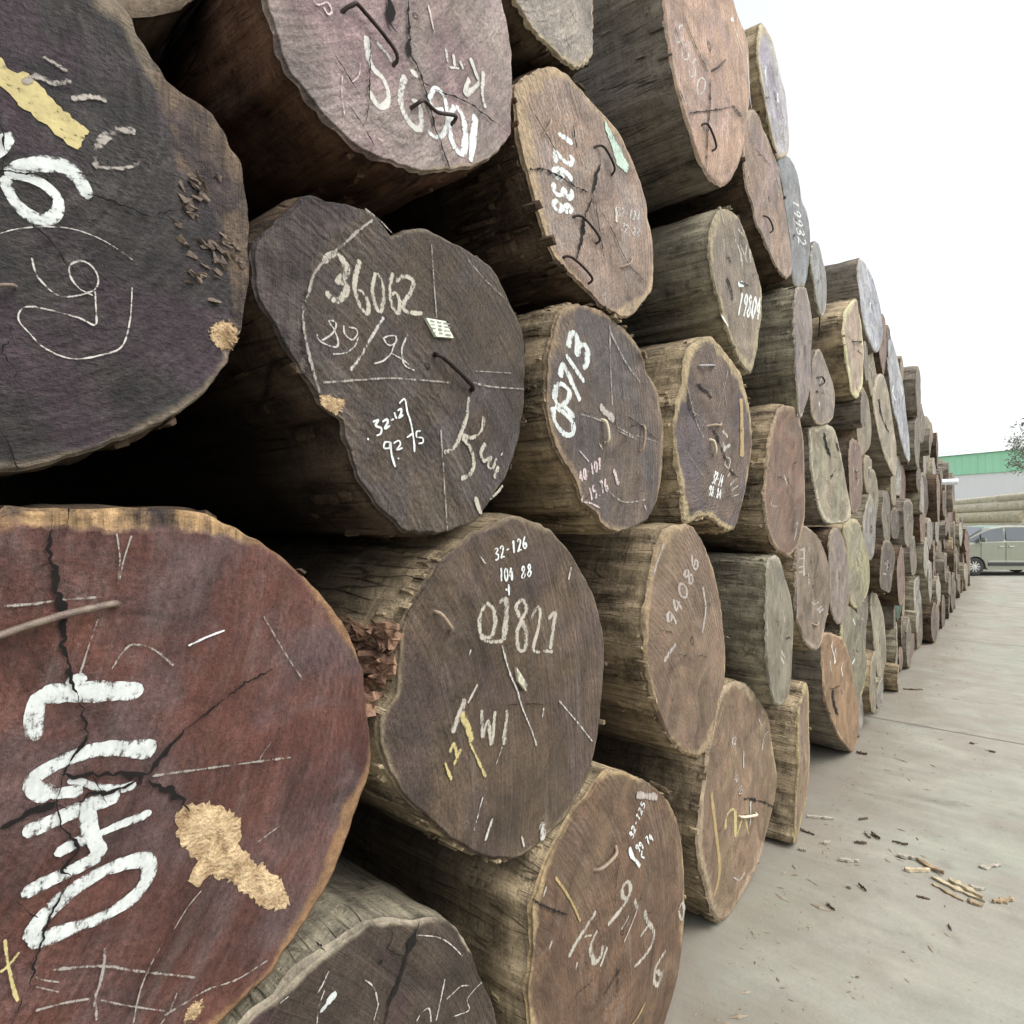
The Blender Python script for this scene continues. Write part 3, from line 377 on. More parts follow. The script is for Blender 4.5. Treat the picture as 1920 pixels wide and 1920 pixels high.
CRACKS = {
'C': zz(460, 0, t3, [(15, [(905, -60), (915, 150), (920, 290), (960, 370), (1010, 520), (1040, 640), (1080, 760), (1120, 860), (1150, 950)]), (7, [(702, 210), (690, 400), (680, 600), (665, 690)]), (7, [(560, 600), (640, 700), (715, 835)]), (6, [(1000, 470), (1100, 520), (1220, 560), (1300, 610), (1490, 750)]), (6, [(480, 300), (560, 430), (640, 560)]), (46, [(790, -20), (820, 60), (815, 130), (850, 175)])]),
'D': zz(920, 0, t3, [(10, [(212, 962), (310, 960), (400, 1000), (480, 1042), (572, 1088), (592, 1110)]), (10, [(588, 1090), (600, 1000), (622, 920), (610, 880)]), (10, [(582, 1110), (540, 1230), (520, 1350), (488, 1465)]), (6, [(590, 1120), (680, 1280), (760, 1480), (870, 1592)]), (5, [(600, 1130), (620, 1300), (640, 1480)]), (6, [(205, 585), (272, 700), (330, 800), (380, 890)]), (5, [(460, 700), (480, 820), (530, 950)])]),
'F': zz(920, 0, t3, [(5, [(1105, 642), (1230, 626), (1335, 608)]), (5, [(1232, 440), (1226, 600), (1215, 720), (1215, 960)]), (8, [(1100, 120), (1190, 330), (1236, 445)]), (8, [(1345, 600), (1400, 660)]), (6, [(1010, 100), (1080, 280), (1110, 330)]), (6, [(1040, 500), (1080, 600)])]),
'M': zz(960, 560, t3, [(10, [(700, 315), (730, 350), (750, 400)]), (5, [(640, 660), (740, 730), (830, 810)])]),
'N': zz(0, 940, sN, [(18, [(337, 35), (335, 120), (258, 142), (250, 300), (272, 350), (270, 450), (300, 560), (322, 750), (352, 900), (402, 1050), (448, 1190)]), (13, [(450, 1195), (362, 1310), (312, 1400), (290, 1540)]), (30, [(-5, 1672), (150, 1590), (280, 1545)]), (20, [(280, 1545), (380, 1530), (470, 1490), (580, 1492), (680, 1442), (700, 1425)]), (24, [(310, 1395), (500, 1400), (650, 1405), (760, 1420)]), (15, [(760, 1420), (850, 1480), (930, 1520), (940, 1570), (972, 1602)]), (16, [(760, 1400), (850, 1280), (950, 1170)]), (9, [(950, 1170), (1100, 1050), (1250, 940), (1400, 858)])])+zz(0, 1420, s7, [(14, [(392, 300), (430, 480), (540, 612), (538, 680), (440, 800), (490, 862), (420, 1000), (340, 1180), (270, 1370), (210, 1600), (150, 1750), (80, 1910)]), (9, [(120, 1030), (200, 1100), (270, 1145)]), (9, [(640, 120), (700, 200), (760, 330)])]),
'O': zz(600, 960, t3, [(5, [(1250, 1080), (1150, 1075), (1050, 1085)])]),
'S': zz(880, 1380, s8, [(10, [(400, 1085), (530, 1150), (645, 1187)]), (7, [(990, 1540), (920, 1640), (870, 1720)])]),
'R': zz(1280, 1280, t3, [(9, [(340, 650), (430, 665), (512, 700)])]),
'T': zz(420, 1400, s10, [(26, [(1345, 1215), (1330, 1290), (1270, 1450), (1212, 1650), (1150, 1800), (1102, 1930)]), (9, [(1178, 1220), (1165, 1340), (1145, 1400), (1190, 1435), (1255, 1450)]), (20, [(1082, 1490), (1098, 1505)]), (7, [(610, 1330), (690, 1410)])]),
'H': zz(1360, 280, 1/6, [(10, [(330, -10), (420, 90), (520, 190)]), (8, [(590, 330), (615, 420), (630, 515)]), (8, [(210, 180), (250, 290), (290, 420)])]),
'L': zz(960, 560, t3, [(12, [(1040, 480), (1090, 520), (1130, 560)]), (9, [(1130, 740), (1180, 850), (1230, 960), (1280, 1010)]), (6, [(1050, 700), (1000, 620), (985, 500)])]),
'V': zz(1450, 1150, 1/6.857, [(34, [(770, 980), (775, 1080), (795, 1190), (840, 1320)]), (9, [(720, 960), (760, 970), (860, 930)])]),
'Z': zz(1500, 600, .21875, [(18, [(200, 960), (230, 1100), (260, 1180)]), (16, [(300, 1040), (330, 1130)])]),
'h': zz(1500, 600, .21875, [(30, [(670, 680), (700, 820), (760, 960)])]),
'A': zz(0, 0, t3, [(8, [(-60, 960), (100, 975), (300, 1000)]), (8, [(0, 2430), (60, 2560), (90, 2700)])]),
'K': zz(920, 0, t3, [(8, [(1320, 1560), (1345, 1640), (1350, 1700)]), (10, [(1390, 1590), (1440, 1610)])]),
}
# forged iron dogs and staples driven over the checks: (radius px, colour, path)
DOGS = {
'A': [(3.6, 'rust', [(-60, 548), (-50, 540), (22, 538), (27, 544)])],
'B': [(4.6, 'iron', [(812, 667), (818, 672), (874, 725), (880, 731)])],
'C': [(3.8, 'iron', [(637, 24), (657, 13), (673, 20), (737, 106), (733, 127)]), (3.5, 'iron', [(767, 206), (778, 197), (790, 194), (814, 214), (850, 222), (843, 240)])],
'D': [(2.5, 'wood', [(1011, 267), (1023, 240), (1039, 216)]), (2.2, 'iron', [(1111, 278), (1127, 276), (1150, 316), (1150, 331)]), (2.4, 'iron', [(1076, 408), (1090, 406), (1122, 448), (1118, 457)]), (2.5, 'iron', [(1057, 484), (1069, 483), (1105, 523), (1101, 534)]), (2.4, 'wood', [(1157, 502), (1173, 497), (1190, 479)])],
'F': [(2.0, 'iron', [(1311, 238), (1320, 236), (1338, 277), (1333, 282)]), (1.8, 'iron', [(1332, 135), (1345, 125), (1366, 108)])],
'H': [(1.5, 'iron', [(1429, 402), (1436, 410), (1444, 432), (1442, 438)])],
'L': [(2.2, 'steel', [(1311, 685), (1314, 686), (1336, 686), (1339, 688)]), (2.4, 'wood', [(1325, 800), (1335, 797), (1345, 798), (1358, 792)]), (2.4, 'cream', [(1331, 824), (1333, 828), (1336, 848), (1339, 855)])],
'M': [(3.0, 'cream', [(1126, 787), (1128, 792), (1133, 825), (1134, 831)]), (2.6, 'wood', [(1204, 797), (1203, 803), (1200, 840), (1198, 846)])],
'N': [(7.2, 'rust', [(-60, 1210), (-40, 1200), (36, 1173), (110, 1150), (170, 1136), (204, 1129), (217, 1135)])],
'O': [(3.6, 'wood', [(810, 1146), (815, 1150), (836, 1178), (841, 1184)])],
'S': [(3.2, 'wood', [(1115, 1634), (1122, 1626), (1150, 1600), (1160, 1584)])],
'R': [(2.4, 'cream', [(1386, 1531), (1389, 1530), (1412, 1526), (1416, 1524)])],
'a': [(1.8, 'wood', [(1522, 1168), (1527, 1172), (1538, 1167)])],
'd': [(1.3, 'iron', [(1531, 560), (1533, 575), (1538, 631)])],
'e': [(1.4, 'iron', [(1527, 710), (1537, 707), (1542, 718), (1533, 724)])],
'g': [(1.2, 'iron', [(1596, 640), (1600, 641), (1612, 641), (1616, 642)])],
}
# ------------------------------------------------------------------ shared materials
BARK = {
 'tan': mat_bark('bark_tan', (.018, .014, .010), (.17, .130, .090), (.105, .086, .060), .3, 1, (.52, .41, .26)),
 'grey': mat_bark('bark_grey', (.045, .040, .034), (.27, .235, .198), (.18, .163, .138), .4, 2, (.36, .31, .24)),
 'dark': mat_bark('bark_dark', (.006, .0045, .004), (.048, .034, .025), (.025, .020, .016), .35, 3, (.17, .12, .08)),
 'green': mat_bark('bark_green', (.024, .022, .017), (.205, .178, .138), (.15, .136, .102), .5, 4, (.46, .41, .29)),
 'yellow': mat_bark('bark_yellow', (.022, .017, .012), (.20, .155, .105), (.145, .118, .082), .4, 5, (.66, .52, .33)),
 'red': mat_bark('bark_red', (.014, .006, .005), (.085, .042, .030), (.055, .030, .02), .5, 6, (.20, .11, .065)),
}
M_CRACK = mat_rough('crack_shade', (.0022, .0016, .0014), (.006, .004, .003), 60, 1.)  # near-black ribbons laid on the ends; shade inside the splits painted as colour
M_DOG = {'iron': mat_rough('dark_iron', (.018, .013, .012), (.05, .034, .028), 70, .6, .6), 'rust': mat_rough('weathered_iron', (.10, .075, .06), (.21, .165, .13), 60, .6, .3),
         'steel': mat_rough('grey_steel', (.16, .15, .15), (.34, .33, .33), 60, .5, .6), 'wood': mat_rough('pale_wood_peg', (.16, .12, .09), (.32, .24, .17), 50, .8), 'cream': mat_rough('cream_plastic', (.50, .44, .30), (.62, .56, .40), 50, .6)}
M_TORN = mat_rough('torn_sapwood', (.20, .125, .06), (.58, .44, .26), 24, .9, 0, (1, 1, 1), 1., .012)
M_TORNRED = mat_rough('splintered_wood', (.075, .038, .026), (.34, .205, .13), 22, .9, 0, (1, .35, 1), 1., .01)
M_PAPER = mat_rough('paper_tag', (.58, .64, .48), (.68, .73, .58), 20, .7, 0, (1, 1, 1), .15, .001)
M_PAPERCREAM = mat_rough('paper_cream', (.50, .47, .34), (.60, .56, .42), 20, .7, 0, (1, 1, 1), .15, .001)
M_PRINT = mat_rough('tag_print', (.16, .17, .15), (.26, .27, .24), 60, .8)

def np_mesh(name, V, F, mat, parent, attrs=None, smooth=True):
    V = np.ascontiguousarray(V, dtype=np.float32); F = np.ascontiguousarray(F, dtype=np.int32); k = F.shape[1]
    me = bpy.data.meshes.new(name)
    me.vertices.add(len(V)); me.vertices.foreach_set('co', V.ravel())
    me.loops.add(F.size); me.loops.foreach_set('vertex_index', F.ravel())
    me.polygons.add(len(F)); me.polygons.foreach_set('loop_start', np.arange(0, F.size, k, dtype=np.int32))
    me.update(calc_edges=True); me.validate()
    me.polygons.foreach_set('use_smooth', np.full(len(me.polygons), smooth))
    for an, av in (attrs or {}).items():
        a = me.attributes.new(an, 'FLOAT', 'POINT'); a.data.foreach_set('value', np.ascontiguousarray(av, dtype=np.float32))
    o = bpy.data.objects.new(name, me); COL.objects.link(o); me.materials.append(mat); o.parent = parent
    return o
def grid_faces(rows, n, off=0):
    j = np.arange(n); jn = (j+1) % n; out = []
    for r in range(rows-1):
        a = off+r*n; out.append(np.stack([a+j, a+n+j, a+n+jn, a+jn], 1))
    return np.vstack(out)

class Log:
    """one felled log: outline of its sawn end in world X/Z, the end plane at Y=-p (turned by yaw), the trunk running back along +Y"""
    def __init__(s, outline, p, yaw, face_mat, bark_mat, label, group, L=4.5, n=64, K=14, st=12, seed=0, amp=.004, jag=.004, bamp=.012, patches=(), taper=.0, cat='log', x0=None, flakes=0):
        rg = s.rg = np.random.default_rng(seed*7+3)
        P = np.asarray(outline, float)
        if np.sum(P[:, 0]*np.roll(P[:, 1], -1)-np.roll(P[:, 0], -1)*P[:, 1]) < 0: P = P[::-1]
        P = resample(catmull(P, .012, True) if n > 100 else P, n)
        c = s.c = P.mean(0)
        rad = P-c; nr = rad/np.linalg.norm(rad, axis=1)[:, None]
        P = P+nr*(smooth_noise(n, rg, range(9, min(n//2, 70)), .55)*jag)[:, None]
        zmin = P[:, 1].min()
        s.p, s.yaw, s.x0 = p, yaw, c[0] if x0 is None else x0
        s.root = empty('log', (c[0], -p, zmin)); s.org = np.array([c[0], -p, zmin])
        tag(s.root, label, cat, group)
        s.wv = [(rg.normal(0, 7), rg.normal(0, 7), rg.uniform(0, 6.28), amp/2.2) for _ in range(5)]
        # sawn end
        ts = np.r_[np.linspace(0, 1, K+1)[1:-1]**.92, .985, 1.]; K2 = len(ts)
        X = c[0]+ts[:, None]*(P[:, 0]-c[0]); Z = c[1]+ts[:, None]*(P[:, 1]-c[1])
        Y = s.depth(X, Z)
        lip = np.zeros((K2, n)); lip[-1] = .006+.014*np.abs(smooth_noise(n, rg, range(3, min(40, n//2)), .5)); lip[-2] = .003
        Y = Y+lip*(1 if n > 100 else .7)
        V = np.stack([X, Y, Z], 2).reshape(-1, 3)
        V = np.vstack([V, [[c[0], s.depth(c[0], c[1]), c[1]]]]); V[:, 1] -= p
        ring0 = V[(K2-1)*n:K2*n].copy()
        F = grid_faces(K2, n); ctr = len(V)-1; j = np.arange(n)
        F = np.vstack([F[:, ::-1], np.stack([np.full(n, ctr), j, (j+1) % n, (j+1) % n], 1)])
        tri = F[-n:, :3]; quads = F[:-n]
        rr = np.r_[np.repeat(ts, n), 0.]
        pt = np.zeros(len(V))
        for poly in patches: pt = np.maximum(pt, inside(poly, V[:, 0], V[:, 2]).astype(float))
        if len(patches):                                                    # soften the patch a little across the mesh
            g = pt[:-1].reshape(K2, n)
            for _ in range(34): g = (g+np.roll(g, 1, 1)+np.roll(g, -1, 1)+np.vstack([g[:1], g[:-1]])+np.vstack([g[1:], g[-1:]]))/5
            pt[:-1] = g.ravel()
        # two triangles per centre wedge kept as degenerate-free quads by adding a small inner ring
        Vc = V - s.org
        me_faces = [quads, np.stack([tri[:, 0], tri[:, 1], tri[:, 2]], 1)]
        s.face = s._mixed('end_face', Vc, me_faces, face_mat, {'rr': rr, 'patch': pt})
        # trunk surface
        if st >= 30: ys = np.r_[0, .006, .014, np.linspace(.026, .55, st-14), np.linspace(.62, L, 11)]
        else: ys = np.r_[0, .012, .04, np.linspace(.1, 1.0, st-6), np.linspace(1.4, L, 3)]
        th = np.linspace(0, 2*np.pi, n, endpoint=False)
        disp = np.zeros((len(ys), n)); kmax = max(6, min(46, n//6))
        for _ in range(44 if n > 100 else 16):
            k = int(rg.integers(2, kmax)); disp += np.cos(k*th[None, :]+rg.normal(0, 1.6)*ys[:, None]*3+rg.uniform(0, 6.28))/k**.62
        if n > 100:
            for _ in range(40):
                k = int(rg.integers(4, kmax)); disp += .5*np.cos(k*th[None, :]+rg.normal(0, 26)*ys[:, None]+rg.uniform(0, 6.28))/k**.5
        disp /= np.abs(disp).max()
        ramp = np.clip(ys/.06, 0, 1)[:, None]
        B = np.zeros((len(ys), n, 3))
        for i, y in enumerate(ys):
            sc_ = 1+taper*y; off = (disp[i]*bamp+bamp*.35)*ramp[i]
            B[i, :, 0] = c[0]+(P[:, 0]-c[0])*sc_+nr[:, 0]*off
            B[i, :, 2] = c[1]+(P[:, 1]-c[1])*sc_+nr[:, 1]*off
            B[i, :, 1] = ring0[:, 1]*max(0, 1-y/L)+(-p)*min(1, y/L)+y
        B[0] = ring0
        VB = np.vstack([B.reshape(-1, 3), [[c[0], L-p, c[1]]]])
        FB = grid_faces(len(ys), n); e = (len(ys)-1)*n; ce = len(VB)-1
        cap = np.stack([e+j, np.full(n, ce), e+(j+1) % n], 1)
        edge = np.r_[np.repeat(np.clip(1-ys/.42, 0, 1)**1.3*np.clip(.35+ys/.03, 0, 1), n), 0]  # pale at the sawn end, darker inward to imitate light dying in the gaps
        fl = []
        if flakes:                                                             # loose slabs and crumbs of bark clinging near the sawn end
            tan_ = np.roll(P, -1, 0)-np.roll(P, 1, 0); tan_ /= np.linalg.norm(tan_, axis=1)[:, None]
            lim = float(np.abs(P-c).max()); nv = len(VB); vv, ee = [], []
            clump = rg.uniform(0, n, 7)
            for _ in range(flakes):
                jx = int((clump[rg.integers(7)]+rg.normal(0, n*.035)) % n); y = abs(rg.normal(0, .13))+.004; sy = rg.uniform(.008, .06)*(.6+y*3); sx = rg.lognormal(-4.9, .5); sr = rg.uniform(.002, .007)
                pc = P[jx]+nr[jx]*(bamp*.4+sr*.3); tw = rg.normal(0, .25)
                for a_, b_, d_ in ((-1, -1, -1), (1, -1, -1), (1, 1, -1), (-1, 1, -1), (-.7, -.8, 1), (.7, -.8, 1), (.7, .8, 1), (-.7, .8, 1)):
                    t_, r_, l_ = a_*sx*rg.uniform(.6, 1.2)+b_*sy*tw*.3, d_*sr*rg.uniform(.6, 1.3), b_*sy*rg.uniform(.7, 1.1)
                    q2 = pc+tan_[jx]*t_+nr[jx]*r_; vv.append((q2[0], max(-p-.012, y-p+l_+(q2[0]-s.x0)*math.tan(yaw)), q2[1])); ee.append(.9)
                fl += [[nv+q_ for q_ in f_] for f_ in ((0, 1, 5, 4), (1, 2, 6, 5), (2, 3, 7, 6), (3, 0, 4, 7), (4, 5, 6, 7), (3, 2, 1, 0))]; nv += 8
            VB = np.vstack([VB, np.array(vv)]); edge = np.r_[edge, ee]
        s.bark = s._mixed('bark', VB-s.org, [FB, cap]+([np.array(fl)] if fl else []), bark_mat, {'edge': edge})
    def _mixed(s, name, V, face_sets, mat, attrs):
        me = bpy.data.meshes.new(name); V = np.ascontiguousarray(V, dtype=np.float32)
        me.vertices.add(len(V)); me.vertices.foreach_set('co', V.ravel())
        idx = np.concatenate([f.ravel() for f in face_sets]).astype(np.int32); starts = []; o = 0
        for f in face_sets:
            starts.append(o+np.arange(len(f))*f.shape[1]); o += f.size
        starts = np.concatenate(starts).astype(np.int32)
        me.loops.add(len(idx)); me.loops.foreach_set('vertex_index', idx)
        me.polygons.add(len(starts)); me.polygons.foreach_set('loop_start', starts)
        me.update(calc_edges=True); me.validate()
        sm = np.full(len(me.polygons), True)
        if len(face_sets) == 3: sm[-len(face_sets[2]):] = False
        me.polygons.foreach_set('use_smooth', sm)
        for an, av in attrs.items():
            a = me.attributes.new(an, 'FLOAT', 'POINT'); a.data.foreach_set('value', np.ascontiguousarray(av, dtype=np.float32))
        ob = bpy.data.objects.new(name, me); COL.objects.link(ob); me.materials.append(mat); ob.parent = s.root
        return ob
    def depth(s, X, Z):
        d = (np.asarray(X)-s.x0)*math.tan(s.yaw)
        for a, b, ph, am in s.wv: d = d+am*np.sin(a*np.asarray(X)+b*np.asarray(Z)+ph)
        return d
    def px(s, pts):                                                         # photo pixels -> world points on this end plane
        return np.array([on_plane(x, y, s.p, s.yaw, s.x0) for x, y in pts])
    def on(s, Q, lift):                                                     # put plane points on the uneven end, lifted off it
        Q = np.array(Q, float); Q[:, 1] = -s.p+s.depth(Q[:, 0], Q[:, 2])-lift
        return Q-s.org
    def wpx(s, wpx, q): return wpx*float(np.dot(q-CAM, FWD))/F0
    def strokes(s, name, strokes, mat, lift, rough=.12, taper=.0, label=None, xz=False, gain=1., kink=0.):
        VV, FF, EE = [], [], []; o = 0; rg = s.rg
        for i, (wd, pts) in enumerate(strokes):
            if xz: Q = np.array([(a_, 0., b_) for a_, b_ in pts]); W = wd; Q[:, 1] = -s.p
            else: Q = s.px(pts); W = s.wpx(wd, Q.mean(0))*gain
            step = max(.0016, min(.006, W*.35)); C = catmull(Q, step)
            if len(C) < 3: C = catmull(Q, step/3)
            if kink and len(C) > 6:                                            # a split follows the fibres in little jogs
                m0 = len(C); kn = np.interp(np.arange(m0), np.arange(0, m0+3, 3), rg.normal(0, 1, len(np.arange(0, m0+3, 3))))+.8*np.interp(np.arange(m0), np.arange(0, m0+11, 11), rg.normal(0, 1, len(np.arange(0, m0+11, 11))))
                dd = np.gradient(C, axis=0); dd /= np.linalg.norm(dd, axis=1)[:, None]+1e-9; kw = min(max(W, .003), .010)*kink
                C = C+np.stack([-dd[:, 2], 0*dd[:, 0], dd[:, 0]], 1)*(kn*kw)[:, None]
            d = np.gradient(C, axis=0); d[:, 1] = 0; d /= np.linalg.norm(d, axis=1)[:, None]+1e-9
            nrm = np.stack([-d[:, 2], np.zeros(len(C)), d[:, 0]], 1)
            m = len(C); t = np.arange(m)
            # horizontally foreshortened lettering is real lettering of even width: the px width is taken along the vertical
            wob = 1+rough*1.3*(np.convolve(rg.normal(0, 1, m+8), np.ones(9)/9, 'valid')*2.2)
            endr = np.minimum(np.minimum(t, m-1-t)*step/max(W*.5, 1e-4), 1)
            prof = np.sqrt(np.clip(1-(1-endr)**2, .08, 1))
            if taper: prof *= np.clip(1-taper*(t/m), .15, 1)*np.clip(.35+2.5*np.minimum(t, m-1-t)/m, .2, 1)*(1+.5*np.sin(t*step*60+i)*kink*.6)
            hw = .5*W*wob*prof
            # a stroke drawn w px wide on an end seen obliquely: widen across the view's squeeze
            sq = 1. if xz else s.squeeze
            wx = hw/np.sqrt((nrm[:, 0]*sq)**2+nrm[:, 2]**2+1e-6)
            jl, jr = (1+rough*1.1*np.convolve(rg.normal(0, 1, m+4), np.ones(5)/5, 'valid') for _ in (0, 1))
            off = lift+.00012*i
            rows = []
            for k, (f, jj) in enumerate(((1, jl), (.55, None), (0, None), (-.55, None), (-1, jr))):
                rows.append(s.on(C+nrm*(wx*f*(jj if jj is not None else 1))[:, None], off))
                EE.append(np.full(m, abs(f)**2))
            VV.append(np.vstack(rows)); a = np.arange(m-1)
            for k in range(4):
                FF.append(np.stack([o+k*m+a, o+k*m+a+1, o+(k+1)*m+a+1, o+(k+1)*m+a], 1))
            o += 5*m
        ob = np_mesh(name, np.vstack(VV), np.vstack(FF), mat, s.root, {'edge': np.concatenate(EE)})
        if label: ob['label'] = label
        return ob
    @property
    def squeeze(s):
        d = np.array([s.c[0], -s.p, s.c[1]])-CAM; z = float(d@FWD); x = float(d@RGT)
        return max(.18, abs(RGT[0]-x/z*FWD[0]))                                # on-screen width of one metre along the end
    def poly(s, name, pts, mat, lift, thick=.0, label=None, jag=0.):
        Q = resample(s.px(pts), max(len(pts), 60) if jag else len(pts)); rg = s.rg
        if jag: Q[:, 0] += rg.normal(0, jag, len(Q)); Q[:, 2] += rg.normal(0, jag, len(Q))
        n = len(Q); F = [tuple(t) for t in tessellate_polygon([[Vector((q[0], 0, q[2])) for q in Q]])]
        A = s.on(Q, lift+thick)
        V = [tuple(v) for v in A]; fs = list(F)
        if thick:
            Bk = s.on(Q, -.001); V += [tuple(v) for v in Bk]
            fs += [(i, (i+1) % n, n+(i+1) % n, n+i) for i in range(n)]
        o = mesh_obj(name, V, fs, mat, s.root)
        bm = bmesh.new(); bm.from_mesh(o.data); bmesh.ops.recalc_face_normals(bm, faces=bm.faces[:])
        bm.to_mesh(o.data); bm.free()
        if label: o['label'] = label
        return o
    def torn(s, name, pts, mat, height, label=None):
        from mathutils.geometry import delaunay_2d_cdt
        rg = s.rg; Q = s.px(pts)[:, [0, 2]]; Q = resample(Q, 150); Q = Q+rg.normal(0, .0022, Q.shape)
        g = .0042; gx, gz = np.meshgrid(np.arange(Q[:, 0].min(), Q[:, 0].max(), g), np.arange(Q[:, 1].min(), Q[:, 1].max(), g))
        gx = gx+rg.normal(0, g*.22, gx.shape); gz = gz+rg.normal(0, g*.22, gz.shape); m = inside(Q, gx, gz)
        I = np.stack([gx[m], gz[m]], 1)
        dist = np.min(np.linalg.norm(I[:, None]-Q[None], axis=2), axis=1); I = I[dist > .003]; dist = dist[dist > .003]
        r = delaunay_2d_cdt([Vector(v) for v in np.vstack([Q, I])], [], [list(range(len(Q)))], 1, 1e-6)
        vo = np.array([(v.x, v.y) for v in r[0]]); d2 = np.min(np.linalg.norm(vo[:, None]-Q[None], axis=2), axis=1)
        h = np.zeros(len(vo))
        for _ in range(26):
            a = rg.normal(0, 95, 2)*np.array([1, .5]); h += np.sin(vo@a+rg.uniform(0, 6.28))*rg.uniform(.3, 1)
        h = h/np.abs(h).max(); hh = height*np.clip(d2/.03, .0, 1)**.8*(.55+.75*h)+rg.normal(0, .0006, len(vo))
        A = s.on(np.stack([vo[:, 0], np.zeros(len(vo)), vo[:, 1]], 1), .0012); A[:, 1] -= hh
        o = mesh_obj(name, A, r[2], mat, s.root)
        if label: o['label'] = label
        return o
    def dog(s, rpx, kind, pts):
        Q = s.px(pts); r = s.wpx(rpx, Q.mean(0)); m = len(Q)
        lifts = np.full(m, r*1.05+.010); lifts[0] = -.012; lifts[-1] = -.012
        A = s.on(Q, 0); A[:, 1] -= lifts
        C = catmull(A, max(.006, r*.8)); C = C[np.r_[True, np.linalg.norm(np.diff(C, axis=0), axis=1) > 1e-6]]
        T = np.gradient(C, axis=0); T /= np.linalg.norm(T, axis=1)[:, None]; up = np.array([0, -1., 0]); k = 10; V = []
        for c_, t_ in zip(C, T):
            a = np.cross(t_, up if abs(t_[1]) < .95 else np.array([0, 0, 1.])); a /= np.linalg.norm(a); b = np.cross(t_, a)
            for q in range(k):
                an = 2*np.pi*q/k; V.append(c_+(a*math.cos(an)+b*math.sin(an))*r*(1+.05*s.rg.normal()))
        F = grid_faces(len(C), k)
        return np_mesh('wood_peg' if kind in ('wood', 'cream') else 'iron_staple', np.array(V), F, M_DOG[kind], s.root)

# ------------------------------------------------------------------ ground
q = NT('concrete'); c = q.co()
big = q.noise(c, .55, 6, .6, .6); midn = q.noise(c, 3.5, 7, .62); finen = q.noise(c, 60, 5, .65); pit = q.noise(c, 190, 3, .6)
swp = q.noise(q.map(c, scale=(9, 1.1, 1), rot=(0, 0, R(20))), 1., 7, .65, .6)
col = q.mix(q.rng(big, .38, .62, smooth=True), (.300, .284, .240), (.292, .296, .246))
col = q.mix(q.rng(q.noise(q.map(c, loc=(4, 2, 0)), .9, 6, .6, 1.), .48, .66, 0, .7, smooth=True), col, (.262, .236, .198))
k = q.math('ADD', q.math('ADD', q.math('MULTIPLY', midn, .8), q.math('MULTIPLY', swp, .7)), q.math('ADD', q.math('MULTIPLY', finen, .5), q.math('MULTIPLY', pit, .25)))
col = q.val(q.rng(k, .8, 1.45, .74, 1.17), col)
st_ = q.rng(q.noise(q.map(c, loc=(1, 8, 0)), 2.3, 7, .7, .5), .56, .74, 0, .45, smooth=True)
col = q.mix(st_, col, (.12, .105, .09))
A_, B_ = on_ground(1612, 1341), on_ground(1920, 1396); dj = (B_-A_)/np.linalg.norm(B_-A_)
sx = q.n('SeparateXYZ'); q.put(sx.inputs[0], c)
def joint(q, px_, py_, dx, dy, wdt):                                           # a dirt-filled slab joint: distance to a line on the ground
    d = q.math('ADD', q.math('MULTIPLY', q.math('SUBTRACT', sx.outputs[0], px_), -dy), q.math('MULTIPLY', q.math('SUBTRACT', sx.outputs[1], py_), dx))
    d = q.math('ADD', d, q.math('MULTIPLY', q.math('SUBTRACT', midn, .5), .05))
    return q.rng(q.math('ABSOLUTE', d), wdt*.4, wdt, 1, 0, smooth=True)
jm = None
for of in (0., 5.5, 11.):
    jj = joint(q, float(A_[0]-dj[1]*of), float(A_[1]+dj[0]*of), float(dj[0]), float(dj[1]), .028)
    jm = jj if jm is None else q.math('MAXIMUM', jm, jj)
col = q.mix(q.math('MULTIPLY', jm, .7), col, (.085, .075, .065))
foot = q.math('MULTIPLY', q.rng(q.math('ADD', sx.outputs[1], q.math('MULTIPLY', q.math('SUBTRACT', q.noise(c, 1.7, 6, .7), .5), 1.5)), -.75, -.05, 0, 1, smooth=True), q.rng(q.math('ADD', midn, q.math('MULTIPLY', finen, .5)), .5, .95, .35, 1.))
col = q.mix(q.math('MULTIPLY', foot, .62), col, (.125, .098, .072))               # contact shade of the pile painted in along its foot, with bark dust
col = q.mix(q.rng(q.noise(q.map(c, scale=(1, 3, 1), loc=(3, 3, 3)), 9, 6, .75), .62, .72, 0, .35), col, (.16, .14, .115))
M_CONC = q.done(col, .9, q.bump(q.math('SUBTRACT', q.math('ADD', q.math('MULTIPLY', finen, .6), q.math('ADD', q.math('MULTIPLY', midn, .8), q.math('MULTIPLY', pit, .3))), q.math('MULTIPLY', jm, 1.2)), .5, .006), .2)
tag(mesh_obj('ground', [(-300, -400, 0), (700, -400, 0), (700, 400, 0), (-300, 400, 0)], [(0, 1, 2, 3)], M_CONC), kind='structure')
# ------------------------------------------------------------------ the logs read off the photograph
PW = {'A': (0.06, 0.0), 'B': (0.06, 0.0), 'C': (0.06, 0.0), 'D': (0.06, -0.055), 'E': (0.06, 0.0), 'F': (0.06, 0.0), 'G': (0.06, 0.0), 'H': (0.06, -0.015), 'I': (0.06, 0.0), 'J': (0.06, 0.0), 'K': (0.06, 0.0), 'L': (0.06, 0.0), 'M': (0.06, 0.0), 'N': (0.06, 0.0), 'O': (0.06, 0.0), 'P': (0.06, 0.005), 'Q': (0.1, 0.08), 'R': (0.02, 0.0), 'S': (0.08, 0.0), 'T': (0.06, 0.0), 'U': (0.06, 0.12), 'V': (0.055, -0.01), 'W': (0.06, -0.045), 'X': (0.04, -0.015), 'Y': (0.1, 0.0), 'Z': (0.06, -0.11), 'a': (0.08, 0.0), 'b': (0.06, 0.0), 'c': (-0.03, 0.01), 'd': (0.1, 0.115), 'e': (0.06, -0.03), 'f': (0.06, -0.08), 'g': (0.06, 0.0), 'h': (0.06, -0.04), 'i': (0.06, -0.04)}
